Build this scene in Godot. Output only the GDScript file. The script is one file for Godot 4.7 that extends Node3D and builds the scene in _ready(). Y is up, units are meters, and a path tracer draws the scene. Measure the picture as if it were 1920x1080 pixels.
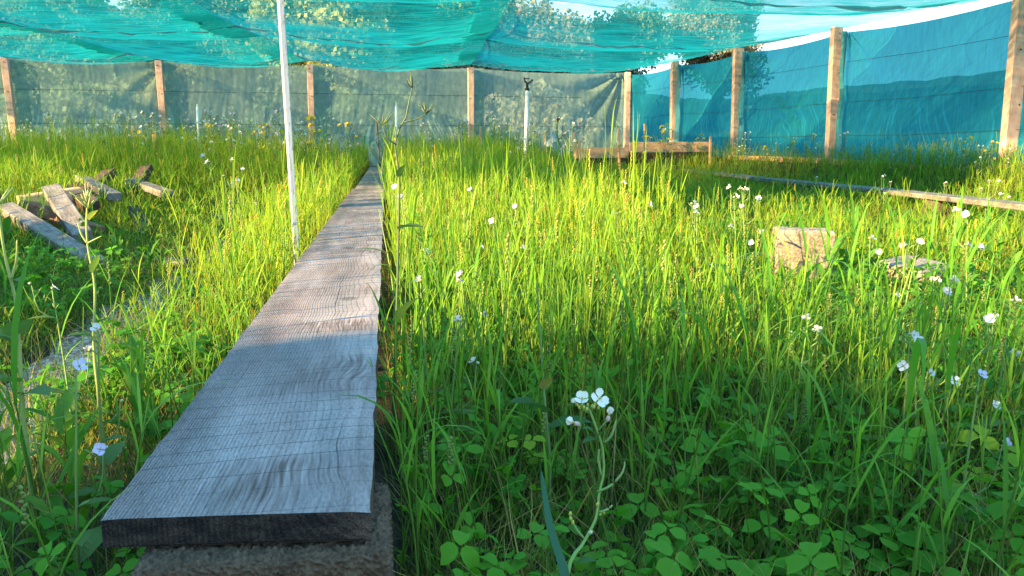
extends Node3D

var rng := RandomNumberGenerator.new()
var used := {}
var M := {}
var nz := FastNoiseLite.new()
var nz2 := FastNoiseLite.new()

# ---------------------------------------------------------------- small helpers
func rr(a: float, b: float) -> float:
	return rng.randf_range(a, b)

func lin(r: float, g: float, b: float, a := 1.0) -> Color:
	return Color(r, g, b, a).linear_to_srgb()

func numbered(n: String) -> String:
	if not used.has(n):
		used[n] = 0
		return n
	used[n] += 1
	return "%s_%03d" % [n, used[n]]

func thing(n: String, label: String, cat: String, at := Vector3.ZERO, turn := 0.0, group := "") -> Node3D:
	var o := Node3D.new()
	o.name = numbered(n)
	add_child(o)
	o.position = at
	o.rotation.y = turn
	tag(o, label, cat, group)
	return o

func tag(o: Node, label: String, cat := "", group := "", kind := "") -> void:
	if label != "": o.set_meta("label", label)
	if cat != "": o.set_meta("category", cat)
	if group != "": o.set_meta("group", group)
	if kind != "": o.set_meta("kind", kind)

func put(n: String, mesh: Mesh, mat: Material, parent: Node = null) -> MeshInstance3D:
	var o := MeshInstance3D.new()
	o.mesh = mesh
	o.material_override = null
	for i in mesh.get_surface_count():
		if mat != null: mesh.surface_set_material(i, mat)
	if parent == null:
		o.name = numbered(n)
		add_child(o)
	else:
		var k := 0
		var nm := n
		while parent.has_node(NodePath(nm)):
			k += 1
			nm = "%s_%03d" % [n, k]
		o.name = nm
		parent.add_child(o, true)
	return o

func begin() -> SurfaceTool:
	var st := SurfaceTool.new()
	st.begin(Mesh.PRIMITIVE_TRIANGLES)
	return st

func done(st: SurfaceTool, flat := false) -> ArrayMesh:
	st.generate_normals()
	return st.commit()

func vtx(st: SurfaceTool, p: Vector3, uv := Vector2.ZERO, c := Color.WHITE) -> void:
	st.set_color(c)
	st.set_uv(uv)
	st.add_vertex(p)

func quad(st: SurfaceTool, a: Vector3, b: Vector3, c: Vector3, d: Vector3, col := Color.WHITE, ua := Vector2(0, 0), ub := Vector2(1, 0), uc := Vector2(1, 1), ud := Vector2(0, 1)) -> void:
	vtx(st, a, ua, col); vtx(st, b, ub, col); vtx(st, c, uc, col)
	vtx(st, a, ua, col); vtx(st, c, uc, col); vtx(st, d, ud, col)

# bevelled box; uv: v along the longest axis in metres, u across
func box(st: SurfaceTool, t: Transform3D, size: Vector3, bev := 0.004, col := Color.WHITE, wob := 0.0) -> void:
	st.set_smooth_group(-1)
	var h := size * 0.5
	var b: float = min(bev, min(h.x, min(h.y, h.z)) * 0.45)
	var la := 0
	if size.y >= size.x and size.y >= size.z: la = 1
	elif size.z >= size.x and size.z >= size.y: la = 2
	var off := Vector2(rng.randf() * 3.0, rng.randf() * 3.0)
	var corner := {}
	for sx in [-1, 1]:
		for sy in [-1, 1]:
			for sz in [-1, 1]:
				var s := Vector3(sx, sy, sz)
				var w := Vector3(rr(-wob, wob), rr(-wob, wob), rr(-wob, wob))
				for a in 3:
					var p: Vector3 = s * (h - Vector3(b, b, b))
					p[a] = s[a] * h[a]
					corner[Vector4i(sx, sy, sz, a)] = p + w
	var emit := func(pts: Array) -> void:
		for k in range(1, pts.size() - 1):
			for q in [pts[0], pts[k], pts[k + 1]]:
				var p: Vector3 = corner[q]
				var u: float = p[(la + 1) % 3] + p[(la + 2) % 3]
				vtx(st, t * p, Vector2(u + off.x, p[la] + off.y), col)
	for a in 3:
		var a1 := (a + 1) % 3
		var a2 := (a + 2) % 3
		for s in [-1, 1]:
			var pts := []
			for q in [[-1, -1], [1, -1], [1, 1], [-1, 1]]:
				var v := Vector4i(0, 0, 0, a)
				v[a] = s; v[a1] = q[0] * s; v[a2] = q[1]
				pts.append(v)
			pts.reverse()
			emit.call(pts)
			# edges along axis a
			for s2 in [-1, 1]:
				var e := []
				for q in [[-1, a1], [1, a1], [1, a2], [-1, a2]]:
					var v := Vector4i(0, 0, 0, q[1])
					v[a] = q[0]; v[a1] = s; v[a2] = s2
					e.append(v)
				if s * s2 > 0: e.reverse()
				emit.call(e)
	for sx in [-1, 1]:
		for sy in [-1, 1]:
			for sz in [-1, 1]:
				var tri := [Vector4i(sx, sy, sz, 0), Vector4i(sx, sy, sz, 1), Vector4i(sx, sy, sz, 2)]
				if sx * sy * sz > 0: tri.reverse()
				emit.call(tri)

# a bar of rectangular section from a to b
func bar_t(a: Vector3, b: Vector3, roll := 0.0) -> Transform3D:
	var z := (b - a).normalized()
	var up := Vector3.UP if abs(z.y) < 0.95 else Vector3.RIGHT
	var x := up.cross(z).normalized()
	var y := z.cross(x)
	var bs := Basis(x, y, z) * Basis(Vector3(0, 0, 1), roll)
	return Transform3D(bs, (a + b) * 0.5)

func tube(st: SurfaceTool, pts: Array, rad: Array, sides := 6, col := Color.WHITE, col2 := Color.WHITE) -> void:
	st.set_smooth_group(0)
	var rings := []
	var n := pts.size()
	var acc := 0.0
	for i in n:
		var d: Vector3 = (pts[min(i + 1, n - 1)] - pts[max(i - 1, 0)]).normalized()
		var ref := Vector3.RIGHT if abs(d.x) < 0.8 else Vector3.UP
		var x := ref.cross(d).normalized()
		var y := d.cross(x)
		var r: float = rad[i] if i < rad.size() else rad[-1]
		var ring := []
		for k in sides:
			var an := TAU * k / sides
			ring.append(pts[i] + (x * cos(an) + y * sin(an)) * r)
		rings.append(ring)
	for i in n - 1:
		var c0 := col.lerp(col2, float(i) / (n - 1))
		var c1 := col.lerp(col2, float(i + 1) / (n - 1))
		for k in sides:
			var k2 := (k + 1) % sides
			var u0 := float(k) / sides
			var u1 := float(k + 1) / sides
			vtx(st, rings[i][k], Vector2(u0, i), c0); vtx(st, rings[i + 1][k], Vector2(u0, i + 1), c1); vtx(st, rings[i + 1][k2], Vector2(u1, i + 1), c1)
			vtx(st, rings[i][k], Vector2(u0, i), c0); vtx(st, rings[i + 1][k2], Vector2(u1, i + 1), c1); vtx(st, rings[i][k2], Vector2(u1, i), c0)
	for e in [0, n - 1]:
		for k in range(1, sides - 1):
			if e == 0:
				vtx(st, rings[e][0], Vector2.ZERO, col); vtx(st, rings[e][k], Vector2.ZERO, col); vtx(st, rings[e][k + 1], Vector2.ZERO, col)
			else:
				vtx(st, rings[e][0], Vector2.ZERO, col2); vtx(st, rings[e][k + 1], Vector2.ZERO, col2); vtx(st, rings[e][k], Vector2.ZERO, col2)

func curve(pts: Array, n: int) -> Array:
	var c := Curve3D.new()
	for i in pts.size():
		var tn: Vector3 = (pts[min(i + 1, pts.size() - 1)] - pts[max(i - 1, 0)]) / 6.0
		c.add_point(pts[i], -tn, tn)
	var out := []
	for i in n + 1:
		out.append(c.sample_baked(c.get_baked_length() * i / n, true))
	return out

# a grass leaf: ribbon that starts upwards along dir and bends over
func leaf(st: SurfaceTool, p: Vector3, az: float, up0: float, length: float, width: float, bend: float, segs: int, c0: Color, c1: Color, fold := 0.25) -> void:
	st.set_smooth_group(0)
	var pos := p
	var el := up0
	var out := Vector3(cos(az), 0, sin(az))
	var side := Vector3(-sin(az), 0, cos(az))
	var pl := []
	for i in segs + 1:
		var t := float(i) / segs
		var w: float = width * 0.5 * clampf(min(0.45 + t * 2.2, (1.0 - t) * 2.0 + 0.03), 0.0, 1.0)
		var d := out * cos(el) + Vector3.UP * sin(el)
		var nn := -out * sin(el) + Vector3.UP * cos(el)
		pl.append([pos + side * w + nn * w * fold, pos, pos - side * w + nn * w * fold, c0.lerp(c1, t)])
		pos += d * length / segs
		el -= bend / segs * (0.4 + 1.2 * t)
	for i in segs:
		for k in 2:
			var a = pl[i]; var b = pl[i + 1]
			vtx(st, a[k], Vector2(), a[3]); vtx(st, b[k], Vector2(), b[3]); vtx(st, b[k + 1], Vector2(), b[3])
			vtx(st, a[k], Vector2(), a[3]); vtx(st, b[k + 1], Vector2(), b[3]); vtx(st, a[k + 1], Vector2(), a[3])

func sstep(a: float, b: float, x: float) -> float:
	var t := clampf((x - a) / (b - a), 0.0, 1.0)
	return t * t * (3.0 - 2.0 * t)

# height of the ground
func gy(x: float, z: float) -> float:
	var d := -z
	var h := 0.2 * sstep(4.0, 14.0, d)
	h += 0.26 * sstep(4.3, 5.5, x) * sstep(2.0, 6.0, d)
	h += 0.06 * sstep(-1.5, -2.4, x) * sstep(1.0, 4.0, d)
	h -= 0.02 * exp(-pow((x + 0.9) / 0.25, 2.0))
	h += 0.012 * nz.get_noise_2d(x * 40.0, z * 40.0)
	if d > 18.0 or abs(x) > 9.0:
		var far: float = max(max(d - 18.0, 0.0), max(abs(x) - 9.0, 0.0))
		h += 0.6 * nz.get_noise_2d(x * 0.8, z * 0.8) * sstep(0, 30, far) + 0.012 * max(0.0, d - 18.0) * sstep(0, 20, far)
	return h

# ---------------------------------------------------------------- textures
func noise(freq: float, seed_: int, oct := 4) -> FastNoiseLite:
	var n := FastNoiseLite.new()
	n.seed = seed_
	n.frequency = freq
	n.noise_type = FastNoiseLite.TYPE_SIMPLEX_SMOOTH
	n.fractal_octaves = oct
	return n

func tex(w: int, h: int, fn: Callable, alpha := false) -> ImageTexture:
	var ch := 4 if alpha else 3
	var b := PackedByteArray()
	b.resize(w * h * ch)
	var i := 0
	for y in h:
		for x in w:
			var c: Color = fn.call(x, y)
			b[i] = int(clampf(c.r, 0, 1) * 255.0)
			b[i + 1] = int(clampf(c.g, 0, 1) * 255.0)
			b[i + 2] = int(clampf(c.b, 0, 1) * 255.0)
			if alpha: b[i + 3] = int(clampf(c.a, 0, 1) * 255.0)
			i += ch
	return ImageTexture.create_from_image(Image.create_from_data(w, h, false, Image.FORMAT_RGBA8 if alpha else Image.FORMAT_RGB8, b))

func mat(n: String, col: Color, rough := 0.8, vc := false) -> StandardMaterial3D:
	var m := StandardMaterial3D.new()
	m.resource_name = n
	m.albedo_color = col
	m.roughness = rough
	m.metallic_specular = 0.4
	m.vertex_color_use_as_albedo = vc
	m.cull_mode = BaseMaterial3D.CULL_DISABLED
	M[n] = m
	return m

const PL_A := 0.6
const PL_L := 5.85
func plank_v(l: float) -> float:
	return log(1.0 + l / PL_A) / log(1.0 + PL_L / PL_A)

func make_plank_maps() -> Array:
	var W := 512
	var H := 2048
	var na := noise(1.0, 11, 3)
	var nb := noise(1.0, 12, 2)
	var nc := noise(1.0, 13, 3)
	var hgt := PackedByteArray(); hgt.resize(W * H)
	var col := PackedByteArray(); col.resize(W * H * 3)
	var K := log(1.0 + PL_L / PL_A)
	var saw := []
	var s := 0.02
	rng.seed = 77
	while s < PL_L:
		saw.append([s, rr(0.25, 1.0), rr(-0.015, 0.015)])
		s += rr(0.022, 0.055)
	var near := 0
	var checks := [[0.86, 0.0, 0.34], [0.63, 0.9, 1.5], [0.78, 1.7, 2.6], [0.35, 2.3, 3.1], [0.9, 3.2, 4.4], [0.2, 0.4, 0.62]]
	var knots := [[0.72, 1.12, 0.016], [0.55, 2.05, 0.020], [0.85, 2.75, 0.014], [0.40, 3.6, 0.018], [0.66, 4.5, 0.020]]
	for y in H:
		var L := PL_A * (exp(K * (y + 0.5) / H) - 1.0)
		while near < saw.size() - 1 and saw[near + 1][0] < L - 0.012: near += 1
		var figure := 0.5 + 0.5 * sin(L * 17.0 + 2.2 * na.get_noise_1d(L * 1.3))      # slow rolls of the figure along the board
		for x in W:
			var u := float(x) / W
			var wide := u * u * (0.4 + 0.6 * u)
			# warped coordinate of the growth rings
			var wav := na.get_noise_2d(u * 0.8, L * 2.4) * (0.12 * wide + 0.008) + sin(L * 17.0 + u * 2.0) * 0.016 * wide
			var c := u + wav
			var ph := 74.0 * c - 46.0 * c * c * (0.60 + 0.1 * c)
			var fr: float = ph - floor(ph)
			var late: float = pow(max(0.0, 1.0 - abs(fr - 0.55) * 4.2), 1.5)
			var line := 0.0
			late *= 0.55 + 0.45 * sstep(-0.35, 0.25, nc.get_noise_2d(u * 34.0, L * 26.0))
			for k in range(near, min(near + 4, saw.size())):
				var dd: float = abs(L - saw[k][0] - saw[k][2] * (u - 0.5)) / (0.0011 + 0.0005 * L)
				if dd < 1.0: line = max(line, (1.0 - dd) * saw[k][1])
			var fine := nb.get_noise_2d(u * 90.0, L * 260.0)
			var rag := nc.get_noise_2d(u * 60.0, L * 70.0)
			var rough := clampf(1.05 - 1.15 * u, 0.12, 1.0)
			var h := 0.62 - late * (0.16 + 0.3 * rough) + fine * (0.06 + 0.20 * rough) + rag * 0.16 * rough - line * 0.5 + (figure - 0.5) * 0.03 * u
			h = clampf(h, 0.0, 1.0)
			var st := na.get_noise_2d(u * 1.6 + 7.0, L * 1.1)
			var roll := sstep(0.5, 1.0, figure) * sstep(0.2, 0.6, u) * (1.0 - sstep(0.85, 1.05, u)) * clampf(0.45 + 1.3 * st, 0.0, 1.0) * (0.55 + 0.9 * nb.get_noise_2d(u * 40.0 + wav * 60.0, L * 9.0) + 0.4 * rag)
			var v := 0.525 + 0.08 * u + 0.14 * st - late * (0.07 + 0.15 * rough) - line * 0.30 + fine * 0.12 * rough + rag * 0.09 - roll * 0.33
			v += 0.05 * nb.get_noise_2d(u * 300.0, L * 6.0)
			# drying checks that follow the grain, and a few knots
			var ck := 0.0
			for q in checks:
				if L > q[1] and L < q[2]:
					var cx: float = absf(u + wav - q[0] - 0.012 * na.get_noise_1d(L * 5.0 + q[0] * 30.0))
					ck = maxf(ck, (1.0 - cx / 0.0045) * minf(1.0, 6.0 * minf(L - q[1], q[2] - L)))
			for q in knots:
				var kx: float = (u - q[0]) * 0.26
				var kl: float = (L - q[1]) * 0.8
				var kr: float = sqrt(kx * kx + kl * kl) / q[2]
				if kr < 1.6: v -= 0.20 * sstep(1.6, 0.7, kr) * (0.75 + 0.25 * sin(kr * 22.0))
			v += 0.07 * na.get_noise_2d(u * 5.0 + 21.0, L * 4.0)
			if ck > 0.0: v -= 0.28 * ck; h = clampf(h - 0.6 * ck, 0.0, 1.0)
			var warm := 0.025 + 0.03 * nc.get_noise_2d(u * 2.0 + 3.0, L * 1.7) + roll * 0.03
			var i := y * W + x
			hgt[i] = int(h * 255.0)
			col[i * 3] = int(clampf(v + warm, 0, 1) * 255.0)
			col[i * 3 + 1] = int(clampf(v, 0, 1) * 255.0)
			col[i * 3 + 2] = int(clampf(v - warm * 0.3, 0, 1) * 255.0)
	return [ImageTexture.create_from_image(Image.create_from_data(W, H, false, Image.FORMAT_RGB8, col)), ImageTexture.create_from_image(Image.create_from_data(W, H, false, Image.FORMAT_L8, hgt))]

func wood_tex(seed_: int, dark: Color, light: Color, wear: float) -> ImageTexture:
	var a := noise(1.0, seed_, 3)
	var b := noise(1.0, seed_ + 1, 2)
	return tex(256, 512, func(x: int, y: int) -> Color:
		var u := x / 256.0
		var v := y / 512.0
		var g := a.get_noise_2d(u * 9.0 + a.get_noise_2d(u * 2.0, v * 2.0) * 1.4, v * 1.6)
		var f := b.get_noise_2d(u * 60.0, v * 5.0)
		var ring := 0.5 + 0.5 * sin(g * 26.0)
		var t := clampf(0.5 + 0.35 * (ring - 0.5) + 0.35 * f + wear * a.get_noise_2d(u * 3.0 + 40.0, v * 7.0), 0.0, 1.0)
		return dark.lerp(light, t))

func net_tex(w: int, h: int, seed_: int, lo: float, hi: float, fx: float, fy: float, mode: int) -> ImageTexture:
	var a := noise(1.0, seed_, 3)
	var b := noise(1.0, seed_ + 1, 2)
	rng.seed = seed_
	return tex(w, h, func(x: int, y: int) -> Color:
		var u := float(x) / w
		var v := float(y) / h
		var s := b.get_noise_2d(u * fx, v * fy)
		var s2 := b.get_noise_2d(u * fx * 3.1 + 9.0, v * fy * 0.8 + 4.0)
		var big := a.get_noise_2d(u * 3.0, v * 2.2)
		var g := rng.randf() - 0.5
		var al := lerpf(lo, hi, clampf(0.5 + 0.55 * s + 0.25 * s2 + 0.4 * big + 0.25 * g, 0.0, 1.0))
		if mode == 0:   # taut and open near the wires towards the viewer, slack and gathered at the bottom of each sag
			var fv := fposmod(v * 3.0, 1.0)
			al = clampf(al + lerpf(-0.15, 0.12, sstep(0.12, 0.5, fv + 0.25 * big)) + 0.16 * a.get_noise_2d(u * 9.0, v * 8.0) - 0.42 * sstep(0.5, 0.75, fv) * sstep(0.66, 0.68, v), 0.16, 0.95)
		if mode == 1:   # stretched vertical threads
			var wv := b.get_noise_2d(u * 240.0 + 1.6 * sin(v * 9.0 + u * 30.0), v * 1.3)
			al = clampf(al - 0.22 * sstep(0.22, 0.6, wv) * sstep(0.25, 0.7, v), 0.2, 0.97)
		var t := 0.84 + (0.14 if mode == 0 else 0.07) * s
		if mode == 1: t = clampf(t + (0.30 if seed_ == 83 else 0.13) * sstep(0.15, 0.6, b.get_noise_2d(u * 240.0 + 1.6 * sin(v * 9.0 + u * 30.0), v * 1.3)) * sstep(0.3, 0.7, v) - 0.08, 0.0, 1.0)
		return Color(t, t, t, al), true)

func materials() -> void:
	var pm := make_plank_maps()
	var m := mat("plank_top", lin(0.74, 0.68, 0.63), 0.85)
	m.albedo_texture = pm[0]
	m.heightmap_enabled = true
	m.heightmap_texture = pm[1]
	m.heightmap_scale = 0.22
	m.metallic_specular = 0.45
	var wn := wood_tex(31, Color(0.80, 0.64, 0.53), Color(0.96, 0.86, 0.75), 0.5)
	m = mat("new_wood", Color(0.90, 0.86, 0.88), 0.8)
	m.albedo_texture = wn
	m.uv1_scale = Vector3(4.0, 0.8, 1)
	m = mat("tan_wood", Color(0.98, 0.88, 0.80), 0.8)
	m.albedo_texture = wn
	m.uv1_scale = Vector3(4.0, 0.8, 1)
	var wg := wood_tex(41, Color(0.36, 0.34, 0.32), Color(0.66, 0.64, 0.61), 0.4)
	m = mat("grey_wood", Color(0.90, 0.88, 0.86), 0.85)
	m.albedo_texture = wg
	m.uv1_scale = Vector3(4.0, 0.9, 1)
	m = mat("brown_wood", Color(0.62, 0.5, 0.42), 0.8)
	m.albedo_texture = wg
	m.uv1_scale = Vector3(4.0, 0.9, 1)
	m = mat("red_wood", Color(0.92, 0.70, 0.56), 0.8)
	m.albedo_texture = wg
	m.uv1_scale = Vector3(4.0, 0.9, 1)
	# end grain
	var ea := noise(1.0, 51, 2)
	var et := tex(512, 64, func(x: int, y: int) -> Color:
		var u := x / 512.0
		var v := y / 64.0
		var cc := u + (1.0 - v) * 0.22 * sstep(0.55, 1.0, u)
		var g := 62.0 * cc - 38.0 * cc * cc * 0.66
		var fr: float = g - floor(g)
		var t := 0.10 + 0.12 * absf(fr - 0.5) + 0.09 * ea.get_noise_2d(u * 90.0, v * 9.0) + 0.08 * ea.get_noise_2d(u * 9.0, v * 2.0) + 0.10 * sstep(0.8, 1.0, u)
		return Color(t * 1.25, t * 1.02, t * 0.85))
	m = mat("end_grain", Color.WHITE, 0.9)
	m.albedo_texture = et
	m.heightmap_enabled = true
	m.heightmap_texture = et
	m.heightmap_scale = 0.5
	# porous concrete
	var ca := noise(1.0, 61, 4)
	var cn := FastNoiseLite.new()
	cn.noise_type = FastNoiseLite.TYPE_CELLULAR
	cn.frequency = 1.0
	cn.seed = 5
	var ct := tex(512, 512, func(x: int, y: int) -> Color:
		var u := x / 512.0
		var v := y / 512.0
		var t := 0.66 + 0.18 * ca.get_noise_2d(u * 40.0, v * 40.0) + 0.16 * ca.get_noise_2d(u * 4.0, v * 4.0) + 0.22 * cn.get_noise_2d(u * 30.0, v * 30.0)
		return Color(t, t * 0.96, t * 0.9))
	m = mat("concrete", lin(0.34, 0.285, 0.23), 0.95)
	m.albedo_texture = ct
	m.uv1_triplanar = true
	m.uv1_scale = Vector3(3.2, 3.2, 3.2)
	m.heightmap_enabled = true
	m.heightmap_texture = ct
	m.heightmap_scale = 0.5
	m = mat("stained_concrete", lin(0.40, 0.29, 0.20), 0.95)
	m.albedo_texture = ct
	m.uv1_triplanar = true
	m.uv1_scale = Vector3(5.0, 5.0, 5.0)
	m.heightmap_enabled = true
	m.heightmap_texture = ct
	m.heightmap_scale = 0.6
	m = mat("block_stone", lin(1.0, 0.86, 0.68), 0.95)
	m.albedo_texture = ct
	m.uv1_triplanar = true
	m.uv1_scale = Vector3(2.2, 2.2, 2.2)
	m.heightmap_enabled = true
	m.heightmap_texture = ct
	m.heightmap_scale = 0.6
	m = mat("pale_stone", lin(0.9, 0.82, 0.72), 0.95)
	m.albedo_texture = ct
	m.uv1_triplanar = true
	m.uv1_scale = Vector3(2.2, 2.2, 2.2)
	# soil and path
	var sa := noise(1.0, 71, 5)
	var stx := tex(512, 512, func(x: int, y: int) -> Color:
		var t := 0.5 + 0.45 * sa.get_noise_2d(x / 20.0, y / 20.0) + 0.25 * sa.get_noise_2d(x / 3.0, y / 3.0)
		return Color(t, t * 0.97, t * 0.93))
	m = mat("soil", Color.WHITE, 0.95, true)
	m.albedo_texture = stx
	m.uv1_triplanar = true
	m.uv1_world_triplanar = true
	m.uv1_scale = Vector3(0.7, 0.7, 0.7)
	m = mat("path", lin(1.0, 0.93, 0.85), 0.95)
	m.albedo_texture = stx
	m.uv1_triplanar = true
	m.uv1_world_triplanar = true
	m.uv1_scale = Vector3(1.3, 1.3, 1.3)
	m.heightmap_enabled = true
	m.heightmap_texture = stx
	m.heightmap_scale = 1.0
	# shade nets: woven plastic, partly see-through, light scatters through the threads
	var nets := [["roof_net", net_tex(1024, 1024, 81, 0.56, 0.86, 26.0, 190.0, 0), lin(0.015, 0.56, 0.55)],
		["far_net", net_tex(1024, 320, 83, 0.56, 0.76, 200.0, 12.0, 1), lin(0.66, 0.96, 0.83)],
		["side_net", net_tex(1024, 320, 85, 0.82, 0.95, 520.0, 5.0, 1), lin(0.03, 0.44, 0.56)]]
	for q in nets:
		m = mat(q[0], q[2], 0.7)
		m.albedo_texture = q[1]
		m.metallic_specular = 0.12
		m.transparency = BaseMaterial3D.TRANSPARENCY_ALPHA
		m.backlight_enabled = true
		m.backlight = Color(1, 1, 1)
		if q[0] != "roof_net":   # the hanging nets tint what shows through their threads
			m.transparency = BaseMaterial3D.TRANSPARENCY_DISABLED
			m.refraction_enabled = true
			m.refraction_scale = 0.0003
			m.albedo_color.a = 0.36 if q[0] == "far_net" else 0.60
			if q[0] == "far_net": m.backlight = lin(0.7, 0.7, 0.7)
			m.roughness = 0.0
			m.metallic_specular = 0.0
	m = mat("net_fold", lin(0.012, 0.22, 0.27), 0.6)
	m.transparency = BaseMaterial3D.TRANSPARENCY_ALPHA
	m.albedo_color.a = 0.93
	m.backlight_enabled = true
	m.backlight = Color(0.8, 0.8, 0.8)
	mat("wire", lin(0.02, 0.05, 0.06), 0.5)
	var wa := noise(1.0, 95, 4)
	var wtx := tex(64, 512, func(x: int, y: int) -> Color:
		var t := 0.93 + 0.10 * wa.get_noise_2d(x / 8.0, y / 60.0)
		var r := sstep(0.34, 0.5, wa.get_noise_2d(x / 5.0 + 50.0, y / 14.0))
		return Color(t, t * 0.985, t * 0.96).lerp(Color(0.45, 0.34, 0.25), 0.35 * r))
	m = mat("white_paint", lin(0.62, 0.63, 0.62), 0.5)
	m.albedo_texture = wtx
	m.uv1_scale = Vector3(8.0, 0.45, 1.0)
	m = mat("white_plastic", lin(0.75, 0.77, 0.76), 0.4)
	mat("black_plastic", lin(0.025, 0.025, 0.028), 0.5)
	m = mat("rag", lin(0.50, 0.58, 0.60), 0.6)
	m.backlight_enabled = true
	m.backlight = Color(0.6, 0.6, 0.6)
	# foliage
	for q in [["grass", 0.5, 1.0], ["clover", 0.5, 0.9], ["petal", 0.6, 0.8], ["tree_leaf", 0.55, 0.9]]:
		m = mat(q[0], Color.WHITE, q[1], true)
		m.backlight_enabled = true
		m.backlight = lin(q[2], q[2], q[2] * 0.55) if q[0] != "petal" else Color(q[2], q[2], q[2])
	M.clover.metallic_specular = 0.22
	M.grass.metallic_specular = 0.3
	m = mat("stalk", Color.WHITE, 0.5, true)
	m = mat("bark", lin(0.10, 0.08, 0.06), 0.9)
	m.albedo_texture = stx
	m.uv1_triplanar = true
	m = mat("hill", Color.WHITE, 0.95, true)

# ---------------------------------------------------------------- setting
func ground() -> void:
	var xs := []
	var v := -400.0
	var zs := []
	while v <= 400.0:
		xs.append(v)
		v += 0.2 if abs(v) < 7.5 else (1.0 if abs(v) < 24.0 else (8.0 if abs(v) < 100.0 else 30.0))
	v = 60.0
	while v >= -420.0:
		zs.append(v)
		v -= 0.2 if v < 1.5 and v > -16.5 else (1.0 if v < 10.0 and v > -40.0 else (8.0 if v < 60 and v > -120.0 else 30.0))
	var st := begin()
	st.set_smooth_group(0)
	var cn := noise(0.08, 5, 3)
	for z in zs:
		for x in xs:
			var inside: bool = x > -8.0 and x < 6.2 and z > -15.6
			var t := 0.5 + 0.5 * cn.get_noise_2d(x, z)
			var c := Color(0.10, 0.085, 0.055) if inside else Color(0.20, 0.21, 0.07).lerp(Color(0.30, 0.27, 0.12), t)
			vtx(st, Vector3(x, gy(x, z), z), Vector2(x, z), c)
	var w := xs.size()
	for j in zs.size() - 1:
		for i in w - 1:
			var a := j * w + i
			for k in [a, a + w, a + 1, a + 1, a + w, a + w + 1]: st.add_index(k)
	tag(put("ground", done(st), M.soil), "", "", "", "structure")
	# worn path between the beds
	st = begin()
	var n := 70
	var pn := noise(1.6, 9, 3)
	for i in n:
		for j in 7:
			var z := 0.6 - 5.9 * i / (n - 1)
			var f := j / 6.0
			var x := lerpf(-1.05 + 0.10 * pn.get_noise_2d(z, 0.0), -0.74 + 0.09 * pn.get_noise_2d(z, 9.0), f)
			vtx(st, Vector3(x, gy(x, z) + 0.006 + 0.012 * sin(f * PI), z))
	for i in n - 1:
		for j in 6:
			var a := i * 7 + j
			for k in [a, a + 1, a + 7, a + 1, a + 8, a + 7]: st.add_index(k)
	tag(put("path", done(st), M.path), "", "", "", "structure")

func hills() -> void:
	# a long dark wooded hill to the right and a paler, farther one behind it
	for q in [["hill", 150.0, 13.5, Color(0.030, 0.055, 0.035), 0.55], ["far_hill", 300.0, 30.0, Color(0.10, 0.13, 0.10), 0.9]]:
		var st := begin()
		var n := 120
		var hn := noise(0.9, 3, 4)
		for j in 14:
			for i in n:
				var az := lerpf(-0.15, 1.5, i / (n - 1.0))
				var r: float = q[1] + j * q[1] * 0.05
				var prof := sstep(0.0, 8.0, j) 
				var top: float = q[2] * (0.78 + 0.25 * sstep(0.25, 0.85, az) + 0.22 * hn.get_noise_1d(az * 3.0 + q[4] * 40.0)) * sstep(0.02, 0.35, az)
				var p := Vector3(sin(az) * r, top * prof + 0.5 * q[1] * 0.01 * hn.get_noise_2d(az * 60.0, j * 2.0), -cos(az) * r)
				var t := 0.8 + 0.5 * hn.get_noise_2d(az * 50.0, j * 3.0)
				vtx(st, p, Vector2(), Color(q[3].r * t, q[3].g * t, q[3].b * t))
		for j in 13:
			for i in n - 1:
				var a := j * n + i
				for k in [a, a + n, a + 1, a + 1, a + n, a + n + 1]: st.add_index(k)
		tag(put(q[0], done(st), M.hill), "", "", "", "structure")

# ---------------------------------------------------------------- trees
var leaf_meshes := []
func leaf_cluster(seed_: int, n: int, size: float) -> ArrayMesh:
	rng.seed = seed_
	var st := begin()
	for i in n:
		var p := Vector3(rr(-1, 1), rr(-1, 1), rr(-1, 1))
		p = p.normalized() * pow(rng.randf(), 0.4) * 0.32
		var a := Vector3(rr(-1, 1), rr(-0.6, 0.4), rr(-1, 1)).normalized() * size
		var b := a.cross(Vector3(rr(-1, 1), rr(-1, 1), rr(-1, 1))).normalized() * size * 0.5
		var c := Color(1, 1, 1).lerp(Color(0.6, 0.75, 0.6), rng.randf())
		var up := a.cross(b).normalized() * size * 0.12
		vtx(st, p, Vector2(), c); vtx(st, p + a * 0.5 + b + up, Vector2(), c); vtx(st, p + a, Vector2(), c)
		vtx(st, p, Vector2(), c); vtx(st, p + a, Vector2(), c); vtx(st, p + a * 0.5 - b + up, Vector2(), c)
	var me := done(st)
	me.surface_set_material(0, M.tree_leaf)
	return me

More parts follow.
